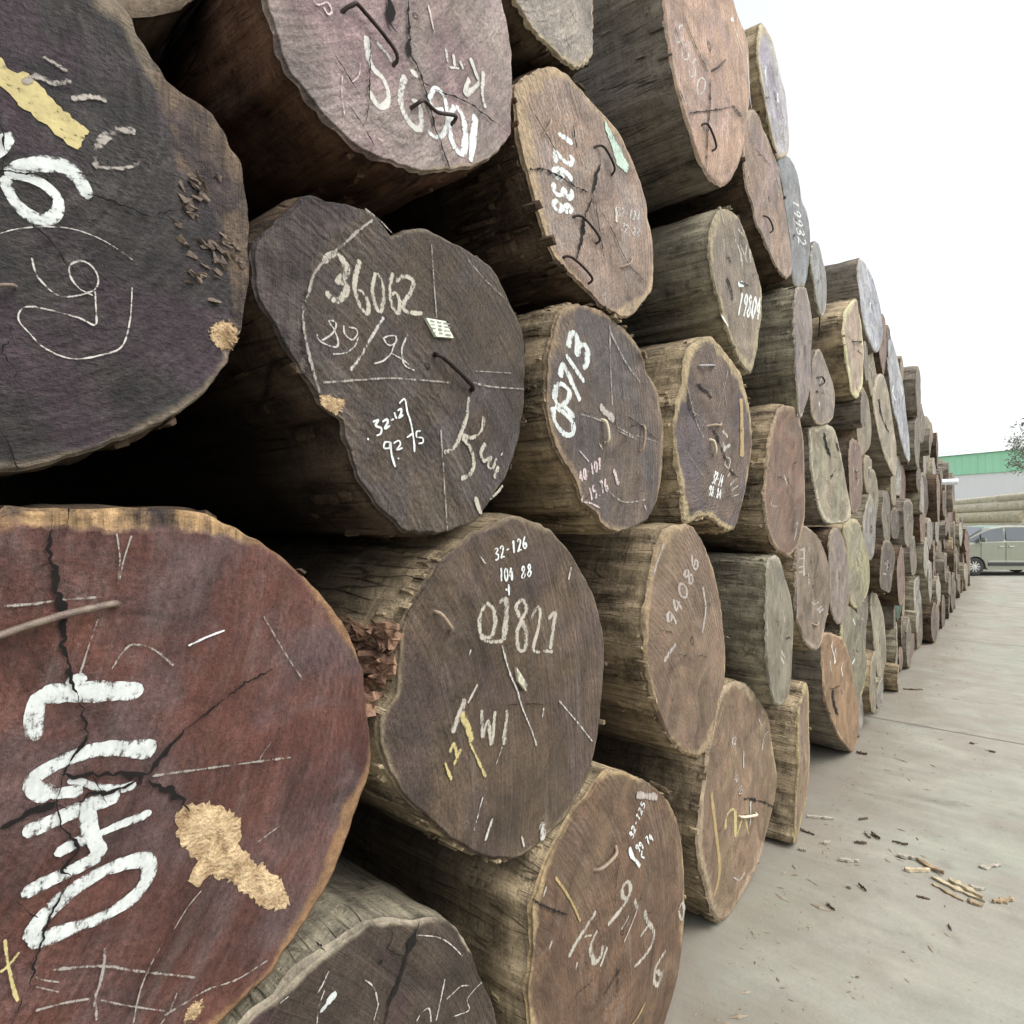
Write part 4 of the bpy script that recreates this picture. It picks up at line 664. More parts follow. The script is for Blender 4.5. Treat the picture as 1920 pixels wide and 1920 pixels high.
G_PILE = 'logs stacked in the long pile'
# end colours: dark, mid, tint; rim colour and width; saw direction; bark; label
SP = {
'A': ((0.0234, 0.0225, 0.0223), (0.0387, 0.0341, 0.0312), (0.0458, 0.0299, 0.0387), (.20, .16, .115), .05, 4, 'dark', 'huge slate-dark log at upper left with thick white 6 and yellow paint'),
'B': ((0.0558, 0.0413, 0.0287), (0.0799, 0.0600, 0.0421), (0.068, 0.056, 0.054), (.15, .12, .09), .02, 78, 'dark', 'dark heart-shaped log end with notched top, marked 36062, with paper tag'),
'C': ((0.2051, 0.1624, 0.1373), (0.2698, 0.2252, 0.2035), (0.2158, 0.1519, 0.1513), (.27, .215, .15), .03, 52, 'red', 'big lavender-grey log end with two black iron dogs and white 6901'),
'D': ((0.1543, 0.1134, 0.0895), (0.2534, 0.1805, 0.1338), (0.2262, 0.1841, 0.1563), (.36, .27, .17), .09, 62, 'dark', 'oval brown log end with pale rim, star cracks, five staples and 12638 written downwards'),
'E': ((.19, .165, .135), (.25, .22, .185), (.22, .19, .16), (.33, .27, .18), .06, 70, 'dark', 'plain grey-brown log end at the top edge, right of the 6901 log'),
'F': ((0.2572, 0.1724, 0.1235), (0.3661, 0.2469, 0.1719), (0.3076, 0.2142, 0.1757), (.33, .24, .17), .03, 68, 'grey', 'pinkish-orange log end at the top with cross cracks and a long weathered grey side'),
'G': ((0.2590, 0.2482, 0.2446), (0.3395, 0.3251, 0.3251), (0.2767, 0.2551, 0.3127), (.42, .36, .25), .10, 70, 'yellow', 'pale lavender log at the very top against the sky, highest of the pile'),
'H': ((0.1726, 0.1233, 0.0887), (0.2510, 0.1793, 0.1268), (0.2197, 0.1644, 0.1458), (.30, .24, .17), .05, 66, 'dark', 'reddish-tan log end with long diagonal check directly below the pinkish-orange top log'),
'I': ((0.1429, 0.1439, 0.1411), (0.2097, 0.2081, 0.2089), (0.1631, 0.1827, 0.1875), (.30, .29, .26), .04, 80, 'grey', 'blue-grey log end near the skyline with 19932 painted down it'),
'J': ((0.1751, 0.1700, 0.1534), (0.2626, 0.2550, 0.2301), (0.2276, 0.2295, 0.2261), (.36, .33, .26), .08, 80, 'grey', 'small thin grey log end just right of the blue-grey 19932 log'),
'K': ((0.1285, 0.1050, 0.0778), (0.2035, 0.1628, 0.1197), (0.1607, 0.1418, 0.1097), (.30, .25, .16), .10, 76, 'green', 'brown log marked 19804 with greenish split bark below its end'),
'L': ((0.0820, 0.0578, 0.0433), (0.1206, 0.0867, 0.0656), (0.085, 0.068, 0.074), (.33, .26, .15), .07, 58, 'yellow', 'dark log end with wavy lower edge and tan rim stripe'),
'M': ((0.0811, 0.0612, 0.0470), (0.1193, 0.0875, 0.0661), (0.078, 0.067, 0.064), (.24, .175, .11), .05, 74, 'tan', 'dark egg-shaped log end with bold white 09713 slanting up it and crumbly tan bark'),
'N': ((0.0599, 0.0238, 0.0199), (0.1117, 0.0475, 0.0343), (0.0978, 0.0627, 0.0596), (.25, .145, .075), .045, 84, 'dark', 'huge red-brown cracked log end with white LOHO lettering at the lower left'),
'O': ((0.0592, 0.0409, 0.0265), (0.0899, 0.0631, 0.0411), (0.0774, 0.0539, 0.0451), (.20, .155, .10), .03, 60, 'yellow', 'large round dark log end marked 01821 and WI with yellowish strokes'),
'P': ((0.1236, 0.0834, 0.0560), (0.1620, 0.1099, 0.0751), (0.1364, 0.0986, 0.0637), (.27, .20, .12), .06, 82, 'tan', 'smooth brown log end with faint slanting 94086, right of the 01821 log'),
'Q': ((0.1300, 0.1148, 0.0848), (0.1907, 0.1658, 0.1211), (0.1647, 0.1530, 0.1130), (.27, .25, .19), .06, 84, 'green', 'greenish-grey log showing its long side beside the brown 94086 log'),
'R': ((0.1426, 0.0971, 0.0645), (0.1944, 0.1319, 0.0871), (0.1598, 0.1164, 0.0709), (.29, .225, .15), .07, 80, 'tan', 'brown bottom-row log with yellow M mark, cream peg and tan curved stripe'),
'S': ((0.0939, 0.0567, 0.0359), (0.1252, 0.0765, 0.0479), (0.1254, 0.0843, 0.0522), (.30, .22, .12), .05, 75, 'yellow', 'large brown bottom-row log end with scattered white 9, 7 and 6 strokes'),
'T': ((0.0416, 0.0306, 0.0227), (0.0693, 0.0504, 0.0356), (0.06, 0.034, 0.034), (.30, .26, .19), .022, 66, 'green', 'dark cracked log at the bottom edge with a white dab, under the red-brown log'),
'U': ((0.1607, 0.1080, 0.0770), (0.2268, 0.1575, 0.1111), (0.2079, 0.1710, 0.0940), (.33, .27, .14), .10, 84, 'yellow', 'bottom log with bright flaky side and narrow end, beside the yellow M log'),
'V': ((0.1685, 0.1037, 0.0579), (0.2252, 0.1434, 0.0821), (0.1907, 0.1265, 0.0758), (.31, .22, .14), .05, 84, 'grey', 'orange-brown split log end in the bottom row standing out beside the walkway'),
'W': ((0.1664, 0.1486, 0.1052), (0.2399, 0.2178, 0.1544), (0.2266, 0.2107, 0.1165), (.40, .35, .21), .08, 84, 'yellow', 'pale mottled log with yellow stain, resting on the grey-green log above the orange one'),
'X': ((0.1259, 0.1124, 0.0778), (0.1856, 0.1654, 0.1186), (0.1602, 0.1511, 0.0949), (.32, .28, .16), .08, 84, 'green', 'grey-green shaggy log end just behind the orange-brown bottom log'),
'Y': ((0.1139, 0.0704, 0.0493), (0.1687, 0.1035, 0.0710), (0.1391, 0.0994, 0.0747), (.27, .20, .13), .06, 80, 'tan', 'reddish-brown log end with central knot, right of the dark wavy-edged log'),
'Z': ((0.1674, 0.1403, 0.0978), (0.2546, 0.2199, 0.1582), (0.2076, 0.1976, 0.1352), (.38, .34, .25), .08, 60, 'grey', 'pale deeply grooved log end above the log with bar marks'),
'a': ((0.1239, 0.0940, 0.0663), (0.1795, 0.1368, 0.0975), (0.1496, 0.1197, 0.0896), (.28, .23, .17), .05, 84, 'tan', 'brown log end with a ladder of white bar marks, above the orange-brown log'),
'b': ((0.1530, 0.1215, 0.0983), (0.2160, 0.1710, 0.1368), (0.1800, 0.1530, 0.1454), (.27, .22, .16), .06, 84, 'dark', 'shadowed narrow log between the bar-marked log and the yellow-stained one'),
'c': ((0.1734, 0.1530, 0.1130), (0.2428, 0.2167, 0.1615), (0.2167, 0.1955, 0.1373), (.33, .29, .21), .08, 84, 'green', 'grey bottom-row log with dark side, first beyond the grey-green shaggy log'),
'd': ((0.1448, 0.1172, 0.1018), (0.2038, 0.1714, 0.1443), (0.1670, 0.1357, 0.1289), (.30, .26, .21), .04, 86, 'green', 'purple-grey narrow log end with a long green-brown side below the reddish-tan log'),
'e': ((0.1602, 0.1273, 0.1012), (0.2261, 0.1849, 0.1495), (0.1976, 0.1692, 0.1412), (.33, .27, .19), .05, 86, 'grey', 'small pinkish-tan log end tucked beside the purple-grey narrow log'),
'f': ((0.2343, 0.2341, 0.2423), (0.3208, 0.3193, 0.3312), (0.2492, 0.2712, 0.3120), (.37, .35, .32), .05, 80, 'grey', 'bluish-grey log standing proud at the skyline with its pale side showing'),
'g': ((0.2275, 0.1671, 0.1225), (0.3055, 0.2320, 0.1742), (0.2888, 0.2625, 0.1838), (.46, .42, .25), .16, 84, 'yellow', 'orange-faced log with bright yellow bark, under the bluish-grey skyline log'),
'h': ((0.2060, 0.1720, 0.1254), (0.2802, 0.2360, 0.1786), (0.2225, 0.2080, 0.1520), (.38, .32, .23), .08, 72, 'grey', 'tan log end with a long open split, below the orange-faced log'),
'i': ((0.2222, 0.2275, 0.2329), (0.2952, 0.2996, 0.3024), (0.2467, 0.2489, 0.2775), (.38, .37, .34), .05, 84, 'grey', 'tall silvery-blue log end at the skyline right of the split tan log'),
}
PATCH = {'A': [[(283, 90), (300, 170), (318, 255), (338, 325), (385, 370), (415, 440), (432, 520), (428, 600), (412, 680), (470, 640), (500, 560), (500, 400), (440, 230), (360, 150)]],
         'N': [[(-200, 930), (0, 950), (0, 990), (200, 990), (330, 992), (420, 1005), (470, 1020), (500, 1040), (470, 960), (300, 930)]],
         'B': [[(470, 520), (470, 450), (520, 405), (573, 362), (640, 375), (690, 395), (640, 430), (600, 470), (570, 530), (560, 600), (568, 680), (585, 730), (550, 690), (500, 600)]]}
LOGS = {}
FLK = {'A': 40, 'B': 110, 'C': 60, 'D': 130, 'E': 40, 'F': 60, 'H': 50, 'K': 120, 'L': 170, 'M': 220, 'N': 24, 'O': 190, 'P': 90, 'Q': 60, 'R': 90, 'S': 150, 'T': 60, 'U': 120, 'V': 60, 'W': 80, 'X': 120, 'Y': 100, 'Z': 100, 'a': 60, 'c': 50, 'd': 80, 'g': 60}
near = set('ABCDMNOST'); midset = set('EFHKLPQRUVYadZ')
for i, (k, o) in enumerate(OUT.items()):
    p, yaw = PW[k]; xs = np.array(o, float); x0 = on_plane(xs[:, 0].mean(), HY, p)[0]
    P3 = np.array([on_plane(x, y, p, yaw, x0) for x, y in o])
    # the turned end plane pivots on the outline's own centre
    dark, mid, tint, rim, rimw, saw, bk, lab = SP[k]
    fm = mat_face('end_'+str(i), dark, mid, tint, rim, rimw, saw, .32 if k in 'CD' else .22, 22+3*(i % 5), i*1.37, {'A': (.17, .122, .080), 'B': (.095, .078, .068)}.get(k, (.34, .22, .11)), .7, {'S': .6, 'P': .5, 'R': .55, 'Q': .6, 'N': .8, 'V': .7, 'A': 1.35, 'B': 1.25}.get(k, 1.), {'A': (-.15, .62), 'B': (-.55, .55), 'C': (.3, 1.3), 'N': (.8, 1.2), 'O': (-.4, 1.1), 'M': (.1, .8), 'L': (.3, .6)}.get(k, (.6*math.sin(i*1.9), 1.0+.3*math.cos(i*2.7))), .12 if k in 'ENPQRSVYHW' else .06)
    n, K, st = (420, 80, 48) if k in near else ((260, 44, 40) if k in midset else (120, 22, 32))
    pats = [np.array([on_plane(x, y, p, yaw, x0)[[0, 2]] for x, y in q_]) for q_ in PATCH.get(k, [])]
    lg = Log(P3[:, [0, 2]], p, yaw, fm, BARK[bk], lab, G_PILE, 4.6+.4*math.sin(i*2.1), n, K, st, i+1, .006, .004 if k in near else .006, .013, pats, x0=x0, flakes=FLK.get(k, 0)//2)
    if abs(yaw) > 1e-6:                                                        # same pivot for the lettering as for the end
        pass
    LOGS[k] = lg
for k, sets in INK.items():
    lg = LOGS[k]; saw = SP[k][5]
    for j, (nm, kind, st) in enumerate(sets):
        lg.strokes(nm, st, paint(kind, saw), .0006+.0008*j, gain={'N': 1.06, 'C': 1.05, 'M': 1.25, 'A': 1.2}.get(k, 1.08))
for k, st in CRACKS.items(): LOGS[k].strokes('crack', st, M_CRACK, .0052, .45, .3, gain=1.25 if k == 'N' else 1.1, kink=.28)
def checks(lg, seed, count, wmin, wmax, r):
    rg = random.Random(seed); st = []; cx_, cz_ = lg.c[0]+rg.uniform(-.15, .15)*r, lg.c[1]+rg.uniform(-.15, .15)*r; a0 = rg.uniform(0, 6.28)
    for i in range(count):
        a = a0+i*6.283/count+rg.uniform(-.6, .6); r0 = rg.uniform(.0, .35)*r if rg.random() < .6 else rg.uniform(.4, .6)*r; r1 = min(.93*r, r0+rg.uniform(.2, .55)*r); pts = []
        for j in range(6):
            t = j/5; q_ = r0+(r1-r0)*t; a += rg.uniform(-.07, .07); pts.append((cx_+q_*math.cos(a), cz_+q_*math.sin(a)))
        st.append((rg.uniform(wmin, wmax), pts))
    lg.strokes('crack', st, M_CRACK, .0048, .5, .75, xz=True, kink=.35)
for i, k in enumerate('EGIJKQUWXZYabcdefghi'): checks(LOGS[k], 900+i, 4+i % 3, .003, .009, .42*float(np.ptp([v[1] for v in [(0, q_[2]) for q_ in [on_plane(x, y, .06) for x, y in OUT[k]]]])))
for i, k in enumerate('AMPSRLHV'): checks(LOGS[k], 950+i, 6, .0016, .004, .42)
for k, dl in DOGS.items():
    for rp, kind, pts in dl: LOGS[k].dog(rp, kind, pts)
# paint and torn patches with an outline of their own
LOGS['A'].poly('paint_patch', [(0, 105), (15, 130), (53, 143), (78, 160), (100, 190), (147, 230), (164, 246), (150, 280), (133, 276), (83, 233), (40, 200), (5, 163), (-30, 150), (-30, 95)], paint('yellow', 4), .0012, 0, 'broad patch of pale yellow paint', .0012)
LOGS['B'].torn('torn_patch', [(598, 742), (612, 741), (632, 746), (648, 752), (640, 768), (628, 776), (612, 768), (602, 757)], M_TORN, .008)
LOGS['D'].poly('paint_patch', [(1135, 223), (1147, 247), (1165, 280), (1182, 310), (1178, 322), (1160, 308), (1150, 275), (1136, 240)], paint('mint', 62), .002, 0, 'pale mint paint on the rim', .002)
LOGS['N'].torn('torn_patch', [(330, 1530), (350, 1510), (394, 1506), (437, 1523), (456, 1545), (452, 1574), (448, 1592), (471, 1598), (480, 1625), (496, 1619), (507, 1636), (520, 1638), (536, 1671), (545, 1695), (523, 1706), (499, 1706), (474, 1687), (447, 1665), (425, 1648), (412, 1655), (396, 1640), (372, 1668), (360, 1655), (358, 1640), (372, 1620), (365, 1605), (345, 1585), (335, 1560)], M_TORN, .007, 'pale torn wood where the heart ripped out')
LOGS['N'].torn('torn_patch', [(350, 1900), (358, 1886), (368, 1878), (378, 1877), (381, 1890), (372, 1904), (360, 1914), (349, 1914)], M_TORN, .010)
for k, quad, m in (('B', [(793, 598), (841.6, 606.6), (843.3, 639.3), (798.3, 630)], M_PAPER), ('O', [(963, 1250), (986.6, 1286.6), (980, 1296.6), (958.3, 1263.3)], M_PAPERCREAM)):
    lg = LOGS[k]; tg = lg.poly('paper_tag', quad, m, .008, .0006)
    a, b, c_, d_ = [np.array(v, float) for v in quad]; sts = []
    for r_ in (.14, .34, .55, .78):
        l0 = a+(d_-a)*r_; l1 = b+(c_-b)*r_
        for f0, f1 in ((.12, .3), (.38, .56), (.62, .88)): sts.append((2.6 if k == 'B' else 1.2, [tuple(l0+(l1-l0)*f0), tuple(l0+(l1-l0)*f1)]))
    pr = lg.strokes('print_line', sts, M_PRINT, .0092, .3); pr.parent = tg
lg = LOGS['A']; bm = bmesh.new(); rg = random.Random(8)
for cx_, cy_, sx_, sy_, n_ in ((362, 355, 26, 40, 16), (395, 470, 50, 34, 20), (345, 400, 24, 40, 9), (430, 470, 20, 40, 9), (380, 530, 36, 40, 10)):
    for i in range(n_):
        w_ = lg.on(lg.px([(rg.gauss(cx_, sx_*.5), rg.gauss(cy_, sy_*.5))]), .002)[0]
        add_box(bm, Vector(w_), (rg.uniform(.006, .02), rg.uniform(.002, .006), rg.uniform(.002, .005)), Matrix.Rotation(rg.gauss(.55, .35), 3, 'Y') @ Matrix.Rotation(rg.uniform(-.5, .5), 3, 'X') @ Matrix.Rotation(rg.uniform(-.4, .4), 3, 'Z'))
for v in bm.verts: v.co += Vector((rg.gauss(0, .0022), rg.gauss(0, .002), rg.gauss(0, .0022)))
bm_obj('torn_fibre', bm, mat_rough('torn_dark_fibre', (.06, .047, .042), (.19, .145, .105), 30, .9, 0, (1, 1, 1), 1., .006), lg.root)
lg.torn('torn_patch', [(396, 612), (412, 604), (432, 606), (445, 620), (443, 640), (428, 656), (408, 654), (396, 640), (390, 626)], M_TORN, .016)
# splintered wood torn off the flank of the 01821 log
lg = LOGS['O']; bm = bmesh.new(); rg = random.Random(4)
ob = LOGS['O']; bv = np.zeros(len(ob.bark.data.vertices)*3, np.float32); ob.bark.data.vertices.foreach_get('co', bv); bv = bv.reshape(-1, 3)
zt, zb = on_plane(745, 1178, .06)[2]-lg.org[2], on_plane(745, 1338, .06)[2]-lg.org[2]
for i in range(110):
    z_ = rg.uniform(zb, zt); y_ = rg.uniform(.004, .20); nb = bv[(np.abs(bv[:, 2]-z_) < .02) & (np.abs(bv[:, 1]-y_) < .05)]
    if not len(nb): continue
    x_ = float(nb[:, 0].min())
    sx_ = (rg.uniform(.006, .022), rg.uniform(.015, .06), rg.uniform(.006, .024))
    add_box(bm, Vector((x_+rg.uniform(-.006, .004), y_, z_)), sx_, Matrix.Rotation(rg.uniform(-.5, .5), 3, 'X') @ Matrix.Rotation(rg.uniform(-.5, .5), 3, 'Z') @ Matrix.Rotation(rg.uniform(-.8, .8), 3, 'Y'))
for v in bm.verts: v.co += Vector((rg.gauss(0, .004), rg.gauss(0, .005), rg.gauss(0, .004)))
bm_obj('splintered_wood', bm, M_TORNRED, lg.root)

# ------------------------------------------------------------------ the rest of the pile: logs dropped one on another down to its far end
rng = np.random.default_rng(11)
circ = []
for lg in LOGS.values():
    me = lg.bark.data; v = np.zeros(len(me.vertices)*3, np.float32); me.vertices.foreach_get('co', v); v = v.reshape(-1, 3)+lg.org
    x0_, x1_, z0_, z1_ = v[:, 0].min(), v[:, 0].max(), v[:, 2].min(), v[:, 2].max()
    circ.append(((x0_+x1_)/2, (z0_+z1_)/2, .46*math.sqrt((x1_-x0_)*(z1_-z0_))))
def ztop(x): return float(np.interp(x, [6, 7.2, 9.5, 12.1, 14.3, 16.2, 18.2, 20.5, 24.5], [3.9, 4.25, 4.15, 3.95, 3.5, 3.1, 2.5, 2.0, 1.45]))
def rest(x, r):
    z = r
    for cx_, cz_, cr_ in circ:
        dx = abs(x-cx_)
        if dx < r+cr_-.012: z = max(z, cz_+math.sqrt((r+cr_)**2-dx*dx))
    return z
new = []; fails = 0
while fails < 260 and len(new) < 210:
    r = float(rng.uniform(.25, .42) if rng.random() < .75 else rng.uniform(.18, .26))
    best = None
    for x in rng.uniform(6.2, 24.2, 70):
        z = rest(x, r)
        if z+r > ztop(x): continue
        if best is None or z+.02*x < best[1]+.02*best[0]: best = (x, z)
    if best is None: fails += 1; continue
    circ.append((best[0], best[1], r)); new.append((best[0], best[1], r))
# smaller logs wedged into the hollows left under and between the others
gx_, gz_ = np.meshgrid(np.arange(6.3, 24.2, .05), np.arange(.16, 4.4, .05)); zt_ = np.vectorize(ztop)(gx_)
while len(new) < 250:
    cl = np.minimum(gz_, np.minimum(zt_-gz_+.02, .40))
    for cx_, cz_, cr_ in circ: cl = np.minimum(cl, np.hypot(gx_-cx_, gz_-cz_)-cr_+.012)
    b_i = np.unravel_index(np.argmax(cl), cl.shape); r = float(cl[b_i])
    if r < .155: break
    r = min(r, float(rng.uniform(.26, .40))); circ.append((float(gx_[b_i]), float(gz_[b_i]), r)); new.append(circ[-1])
print('far logs', len(new))
TONES = [('grey-brown', (.115, .095, .072), (.185, .155, .12), (.15, .135, .11), (.25, .21, .15), 'grey'), ('tan', (.17, .135, .095), (.26, .215, .155), (.21, .19, .135), (.31, .26, .17), 'tan'),
         ('reddish', (.14, .090, .068), (.205, .135, .104), (.17, .13, .11), (.26, .20, .14), 'dark'), ('pale grey', (.20, .185, .16), (.29, .27, .235), (.24, .235, .21), (.33, .29, .22), 'green'),
         ('dark brown', (.085, .065, .05), (.135, .105, .082), (.11, .095, .085), (.22, .18, .12), 'dark')]
TONES = [(t[0], *[tuple(v*.84 for v in c_) for c_ in t[1:5]], t[5]) for t in TONES]
TM = [[mat_face('far_end_%d_%d' % (i, v), t[1], t[2], t[3], t[4], .09, 70+12*v, .3, 16, 50+i*3+v*1.3) for v in range(2)] for i, t in enumerate(TONES)]
M_MOSS = mat_face('mossy_end', (.025, .048, .032), (.05, .085, .06), (.04, .07, .055), (.09, .12, .08), .08, 80, .1, 16, 70)
ROWN = ['bottom row', 'second row', 'third row', 'fourth row', 'top rows']
moss_at = on_plane(1692, 1135, .06); mi = int(np.argmin([abs(x-moss_at[0])+abs(z-moss_at[2]) for x, z, r in new]))
for i, (x, z, r) in enumerate(new):
    ti = int(rng.choice(5, p=[.32, .2, .17, .13, .18])); t = TONES[ti]; row = min(4, int(z/.82))
    th = np.linspace(0, 2*np.pi, 72, endpoint=False)
    rad = r*(.97+.085*smooth_noise(72, rng, (2, 3, 4, 5, 7), .7))
    P = np.stack([x+rad*np.cos(th), z+rad*np.sin(th)], 1)
    if P[:, 1].min() < 0: P[:, 1] -= P[:, 1].min()
    if i == mi: lab, fm = 'dark green mossy log end low in the far half of the pile', M_MOSS
    else: lab, fm = 'small %s log end far down the pile, %s' % (t[0], ROWN[row]), TM[ti][i % 2]
    p = float(np.clip(rng.normal(.05, .06), -.1, .22))
    lg = Log(P, p, float(rng.normal(0, .05)), fm, BARK['green' if i == mi else t[5]], lab, G_PILE if i == mi else 'far logs of the pile, '+t[0]+', '+ROWN[row], 3.2, 72, 12, 12, 200+i, .008, .012, .016)
    if i % 2 == 0 and x < 17:                                                   # chalk ticks
        checks(lg, 1000+i, 4, .003, .009, r*.9)
        pts = []
        for _ in range(4):
            ax, az = rng.uniform(-.5, .5)*r, rng.uniform(-.5, .5)*r; L_ = rng.uniform(.05, .15); a = rng.uniform(0, 3)
            pts.append((rng.uniform(.012, .024), [(x+ax, z+az), (x+ax+math.cos(a)*L_*.5+.01, z+az+math.sin(a)*L_*.5), (x+ax+math.cos(a)*L_, z+az+math.sin(a)*L_)]))
        lg.strokes('chalk_marking', pts, paint('worn', 84), .004, xz=True)
# logs that close the pile behind the near end
for i, (x, z, r, p, lab) in enumerate([(.195, 3.29, .452, -.10, 'brown log resting on the slate-dark log, left of the 6901 log')]):
    th = np.linspace(0, 2*np.pi, 120, endpoint=False); rad = r*(.97+.04*smooth_noise(120, rng, (2, 3, 4), .6))
    Log(np.stack([x+rad*np.cos(th), z+rad*np.sin(th)], 1), p, 0., TM[2][0], BARK['dark'], lab, G_PILE, 4.2, 120, 20, 32, 400+i)

# ------------------------------------------------------------------ bark and splinters on the concrete
M_CHIP = [mat_rough('bark_chip_tan', (.22, .16, .10), (.44, .34, .21), 30, .9, 0, (1, .4, 1), .8, .004), mat_rough('bark_chip_yellow', (.34, .28, .18), (.55, .47, .32), 25, .85, 0, (1, .4, 1), .6, .003),
          mat_rough('bark_chip_brown', (.05, .036, .026), (.15, .105, .07), 30, .9, 0, (1, .4, 1), .8, .004), mat_rough('bark_chip_grey', (.25, .22, .18), (.46, .42, .35), 30, .9, 0, (1, .4, 1), .8, .004)]
def chip(pa, pb, wpx, m, thick, label, name='bark_chip', group='bark chips scattered on the concrete', curl=.0, seed=0):
    rg = np.random.default_rng(seed+77); a, b = on_ground(*pa), on_ground(*pb); d = b-a; L = np.linalg.norm(d)
    mid = (a+b)/2; depth = float((mid-CAM)@FWD); wd = wpx*depth/F0*2.0; u = d/max(L, 1e-6); v = np.array([-u[1], u[0], 0.])
    n = 9; V = []; F = []
    for i in range(n):
        t = i/(n-1); cw = wd*.5*(.25+.75*math.sin(math.pi*min(.97, max(.03, t**.8)))**.7)*(1+.38*rg.normal()); lift = curl*wd*(2*t-1)**2+.003*abs(rg.normal())
        for k, (sv, h) in enumerate(((-1, .0), (-.9, 1), (.2, 1.25), (.9, 1.), (1, 0))):
            o = mid*0+(t-.5)*d+v*cw*sv+v*.12*wd*rg.normal()*(.3); V.append((o[0], o[1], max(0, lift+thick*h*(1+.15*rg.normal()))+.001))
    for i in range(n-1):
        for k in range(4): F.append((i*5+k, i*5+k+1, i*5+k+6, i*5+k+5))
        F.append((i*5+4, i*5, i*5+5, i*5+9))
    F.append((0, 4, 3, 2, 1)); e = (n-1)*5; F.append((e, e+1, e+2, e+3, e+4))
    o = mesh_obj(name, V, F, M_CHIP[m]); o.location = (mid[0], mid[1], 0)
    tag(o, label, 'bark chip', group); return o
z9 = lambda x, y: (1280+x/3, 1280+y/3)
CH = [((1250, 1060), (1392, 1064), 20, 1, .014, 'thick pale yellow block of bark at the head of the splinter heap', .0),
 ((1400, 1098), (1700, 1240), 17, 1, .008, 'longest tan splinter lying on the concrete', .02), ((1405, 1135), (1580, 1232), 12, 0, .006, 'tan splinter along the near side of the longest splinter', 0),
 ((1500, 1115), (1690, 1215), 15, 1, .012, 'pale splinter lying on top of the longest splinter', 0), ((1610, 1155), (1705, 1168), 12, 3, .01, 'grey bark flake beside the middle of the splinter heap', .1),
 ((1210, 980), (1330, 1000), 14, 3, .012, 'curled grey bark strip beyond the yellow block', .12), ((1320, 1000), (1470, 1090), 14, 0, .014, 'brown bark strip leading from the curled strip to the splinters', .06),
 ((1600, 1230), (1690, 1265), 12, 0, .01, 'short tan splinter at the near end of the heap', 0), ((1745, 1240), (1862, 1228), 13, 0, .012, 'leaf-shaped bark flake to the right of the splinter heap', .06), ((1675, 1045), (1800, 1030), 17, 3, .008, 'broad curled bark flake near the right edge', .12),
 ((880, 1003), (992, 1012), 13, 3, .012, 'pale bark sliver halfway between the log feet and the heap', .06), ((778, 908), (832, 906), 6, 3, .012, 'small flat chip next to the flaky-barked log', 0), ((652, 940), (695, 952), 7, 3, .012, 'pale chip at the foot of the flaky-barked log', 0),
 ((700, 758), (852, 772), 7, 3, .012, 'long grey sliver beside the flaky-barked log', .05), ((990, 775), (1042, 768), 4, 2, .01, 'dark short chip right of the long grey sliver', 0), ((1060, 850), (1110, 888), 5, 2, .012, 'dark curled chip with a pale twin', .08),
 ((1025, 850), (1060, 880), 5, 3, .01, 'pale curled chip beside its dark twin', .08), ((965, 905), (1035, 912), 4, 2, .012, 'dark sliver left of the curved bark sliver', 0), ((1178, 900), (1268, 920), 4, 2, .01, 'curved dark bark sliver above the yellow block', .06),
 ((925, 1150), (950, 1165), 6, 3, .012, 'tiny pale crumb of wood', 0), ((988, 1140), (1034, 1178), 4, 2, .01, 'dark bent chip next to the tiny pale crumb', .05), ((1315, 1205), (1392, 1222), 5, 2, .006, 'dark flake in front of the splinter heap', 0),
 ((810, 1250), (856, 1285), 5, 2, .008, 'small dark chip in the middle of the walkway', 0), ((978, 395), (1038, 410), 6, 2, .014, 'dark stick at the foot of the orange-brown log', 0), ((1240, 40), (1350, 44), 4, 2, .012, 'long dark chip on the concrete past the orange-brown log', 0),
 ((660, 830), (742, 862), 5, 2, .008, 'thin dark curl at the base of the flaky-barked log', .05), ((1720, 388), (1760, 396), 4, 2, .01, 'lone dark chip beyond the slab joint', 0), ((1615, 342), (1640, 350), 4, 2, .01, 'small dark chip lying by the slab joint', 0), ((1495, 1365), (1512, 1398), 5, 2, .004, 'small dark scrap in the near right of the walkway', 0)]
for i, (a, b, w_, m, th_, lab, cu) in enumerate(CH): chip(z9(*a), z9(*b), w_/3, m, th_, lab, curl=cu, seed=i)
# crumbs and dust fragments nobody could count, thickest at the foot of the pile
rg = np.random.default_rng(5); V, F = [], []
for i in range(2200):
    x = rg.uniform(1.5, 16); y = -.12-abs(rg.exponential(.32))
    if rg.random() < .12: y = -rg.uniform(.2, 3.0)
    s_ = rg.lognormal(-5.75, .55); a = rg.uniform(0, 6.28); el = rg.uniform(1, 4); b = len(V)
    for k in range(4):
        an = a+k*math.pi/2; dx, dy = math.cos(an-a)*s_*el, math.sin(an-a)*s_
        V.append((x+dx*math.cos(a)-dy*math.sin(a), y+dx*math.sin(a)+dy*math.cos(a), .001+s_*.15*rg.random()))
    V.append((x, y, s_*rg.uniform(.3, .8)))
    F += [(b, b+1, b+4), (b+1, b+2, b+4), (b+2, b+3, b+4), (b+3, b, b+4)]
tag(mesh_obj('debris', V, F, mat_rough('crumbs', (.10, .08, .055), (.40, .33, .24), 4, .95)), kind='stuff')
# ------------------------------------------------------------------ beyond the end of the pile
def along(px, depth): return np.array([CAM[0], CAM[1], 0])+(FWD+RGT*(px-CX)/F0)*depth
